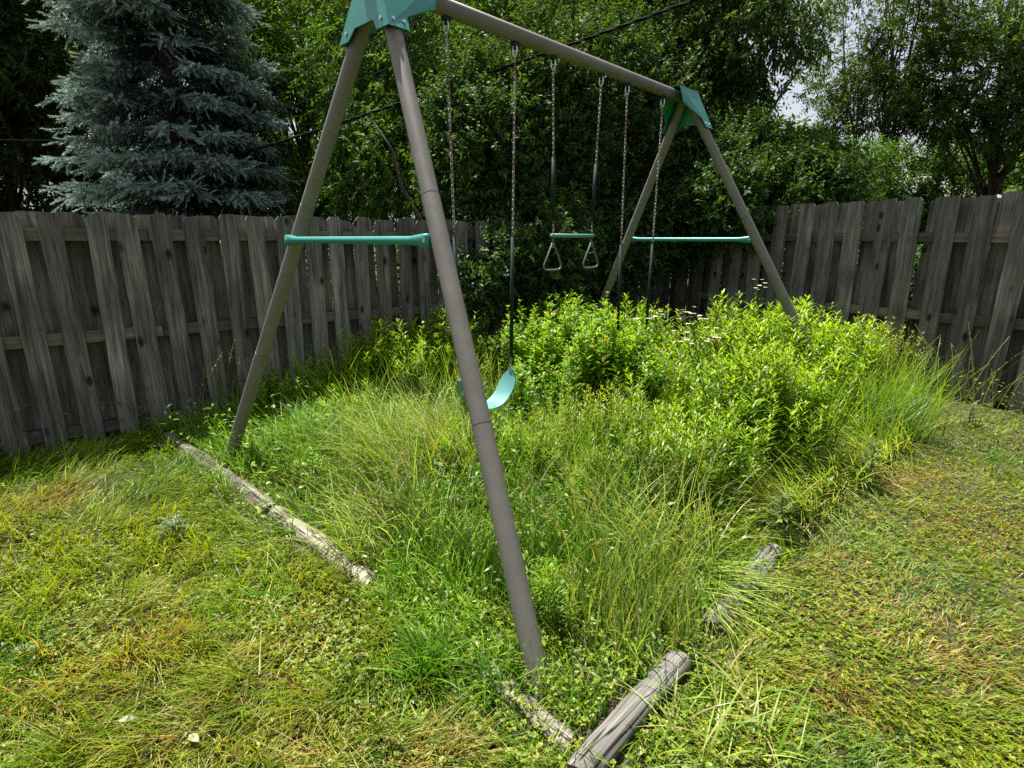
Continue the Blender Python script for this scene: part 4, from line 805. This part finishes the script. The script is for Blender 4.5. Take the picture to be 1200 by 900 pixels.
# blue spruce
def spruce(base, H, R0, label):
    base = np.array([base[0], base[1], 0.]); root = empty('blue_spruce', tuple(base), 0, label, 'tree', bt)
    mb = MB(); V, F = tube([[0, 0, 0], [0, 0, H*.5], [0, 0, H]], [.17, .1, .02], 10); mb.add(V, F); mb.build('trunk', M['spruce_bark'], root, True)
    mbB = MB(); TP, TD, TL, TC = [], [], [], []
    z = .9
    while z < H-.3:
        f_ = 1-z/H; nb = 20
        for k in range(nb):
            a = rng.uniform(0, 2*PI); Lb = R0*(f_**.75)*rng.uniform(.78, 1.05)+.15; zb = z+rng.uniform(-.05, .05)
            t = np.linspace(0, 1, 7); rad = np.array([math.cos(a), math.sin(a), 0]); sag = -.18*Lb*t-.34*Lb*t**2+.30*Lb*t**4
            P = rad[None]*(Lb*t)[:, None]+np.array([0, 0, zb])+np.outer(sag, [0, 0, 1.]); V, F = tube(P, np.linspace(.02, .004, 7)*(.5+Lb/2), 4, caps=False); mbB.add(V, F)
            side = np.array([-rad[1], rad[0], 0]); nbt = int(9+Lb*12)
            for q in range(nbt):
                tq = rng.uniform(.22, 1.0); i0 = min(int(tq*6), 5); pb = P[i0]*(1-(tq*6-i0))+P[i0+1]*(tq*6-i0); sg = 1 if q % 2 else -1
                Ls = (.16+.46*(1-tq)*min(1, Lb/1.2))*rng.uniform(.7, 1.2); ds = norm(rad*rng.uniform(.5, 1.0)+side*sg*rng.uniform(.1, 1.0)+np.array([0, 0, rng.uniform(-.55, .0)]))
                if q > nbt*.82: tq = rng.uniform(.75, 1.0); pb = P[5]*(1-tq)*4+P[6]*(1-(1-tq)*4)
                m_ = max(2, int(Ls/.055))
                for w_ in range(m_):
                    pp = pb+ds*Ls*(w_+.5)/m_; dd = norm(ds+rng.normal(0, .35, 3)+np.array([0, 0, -.10])); TP.append(pp); TD.append(dd); TL.append(rng.uniform(.13, .21)); TC.append(tq)
        z += .41*(.65+.45*f_)
    mbB.build('branches', M['bark'], root)
    TP, TD, TL, TC = np.array(TP), np.array(TD), np.array(TL), np.array(TC); n_ = len(TP); print('spruce twigs', n_)
    A = norm(np.cross(TD, rdir(n_))); Bv = np.cross(TD, A); nn = 20; Vs, Cs = [], []
    base_c = lerp(np.array([.026, .05, .042]), np.array([.46, .60, .545]), (np.clip(TC[:, None]*1.3-.55, 0, 1)**1.3*.9+rng.random((n_, 1))*.25))  # dark inner sprays, pale tips: interior shade and skylight put into the colour
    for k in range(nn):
        t = (k+.5)/nn; shade = .62+.6*t; th = k*2.4+rng.uniform(0, 1, n_); R_ = A*np.cos(th)[:, None]+Bv*np.sin(th)[:, None]; p0 = TP+TD*(TL*t)[:, None]; e = p0+(TD*.95+R_*.72)*.034  # each twig darkened at its base, shade painted into the needles
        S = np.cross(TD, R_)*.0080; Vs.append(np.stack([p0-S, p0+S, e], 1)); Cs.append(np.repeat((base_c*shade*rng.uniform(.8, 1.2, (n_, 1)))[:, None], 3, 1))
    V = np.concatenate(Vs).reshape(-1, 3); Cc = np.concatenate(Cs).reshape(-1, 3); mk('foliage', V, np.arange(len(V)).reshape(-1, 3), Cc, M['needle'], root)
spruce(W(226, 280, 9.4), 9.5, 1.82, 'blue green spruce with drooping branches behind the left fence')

# ------------------------------------------------------------------ overhead wires, house behind the trees
def wire(pa, pb, r, name, label, sag=.25, twist=False, group='overhead wires'):
    pa, pb = np.array(pa), np.array(pb); t = np.linspace(0, 1, 120 if twist else 24); P = pa[None]*(1-t)[:, None]+pb[None]*t[:, None]; P[:, 2] -= sag*4*t*(1-t)
    mb = MB()
    if twist:
        for k in range(3):
            a = t*90+k*2.09; Q = P+np.stack([0*a, np.cos(a), np.sin(a)], -1)*r*.8; V, F = tube(Q, r*.75, 6); mb.add(V, F)
    else: V, F = tube(P, r, 6); mb.add(V, F)
    tag(mb.build(name, M['dark'], None, True), label, 'cable', group)
wire(W(250, 190, 9.3), W(880, -24, 5.9), .013, 'power_cable', 'thick twisted black cable crossing behind the beam', .05, True)
wire(W(250, 160, 9.3), W(760, -48, 6.0), .0045, 'power_cable', 'thin black wire running just above the thick twisted cable', .03)
wire(W(250, 130, 9.3), W(660, -52, 6.4), .004, 'power_cable', 'highest thin black wire passing behind the near bracket', .02)
wire(W(-120, 158, 8.9), W(95, 164, 8.7), .006, 'power_cable', 'faint thin wire in front of the dark evergreen', .03)
hb = W(1040, 250, 24); hr = empty('house', (hb[0], hb[1], 0), .25, 'white house with grey roof glimpsed between the trunks over the fence', 'house')
mb = MB(); V, F = box((0, 0, 1.5), 4.4, 5, 3.0); mb.add(V, F); mb.build('wall', M['white'], hr)
mb = MB(); V, F = plate([(-2.5, -2.9, 2.95), (2.5, -2.9, 2.95), (2.5, 0, 4.0), (-2.5, 0, 4.0)], .12); mb.add(V, F); V, F = plate([(-2.5, .06, 4.0), (2.5, .06, 4.0), (2.5, 2.9, 2.95), (-2.5, 2.9, 2.95)], .12); mb.add(V, F); mb.build('roof', M['shingle'], hr)
for x_ in (-1.2, 1.1):
    mb = MB(); V, F = box((x_, -2.52, 1.7), 1.1, .05, 1.2); mb.add(V, F); mb.build('window', M['dark'], hr)
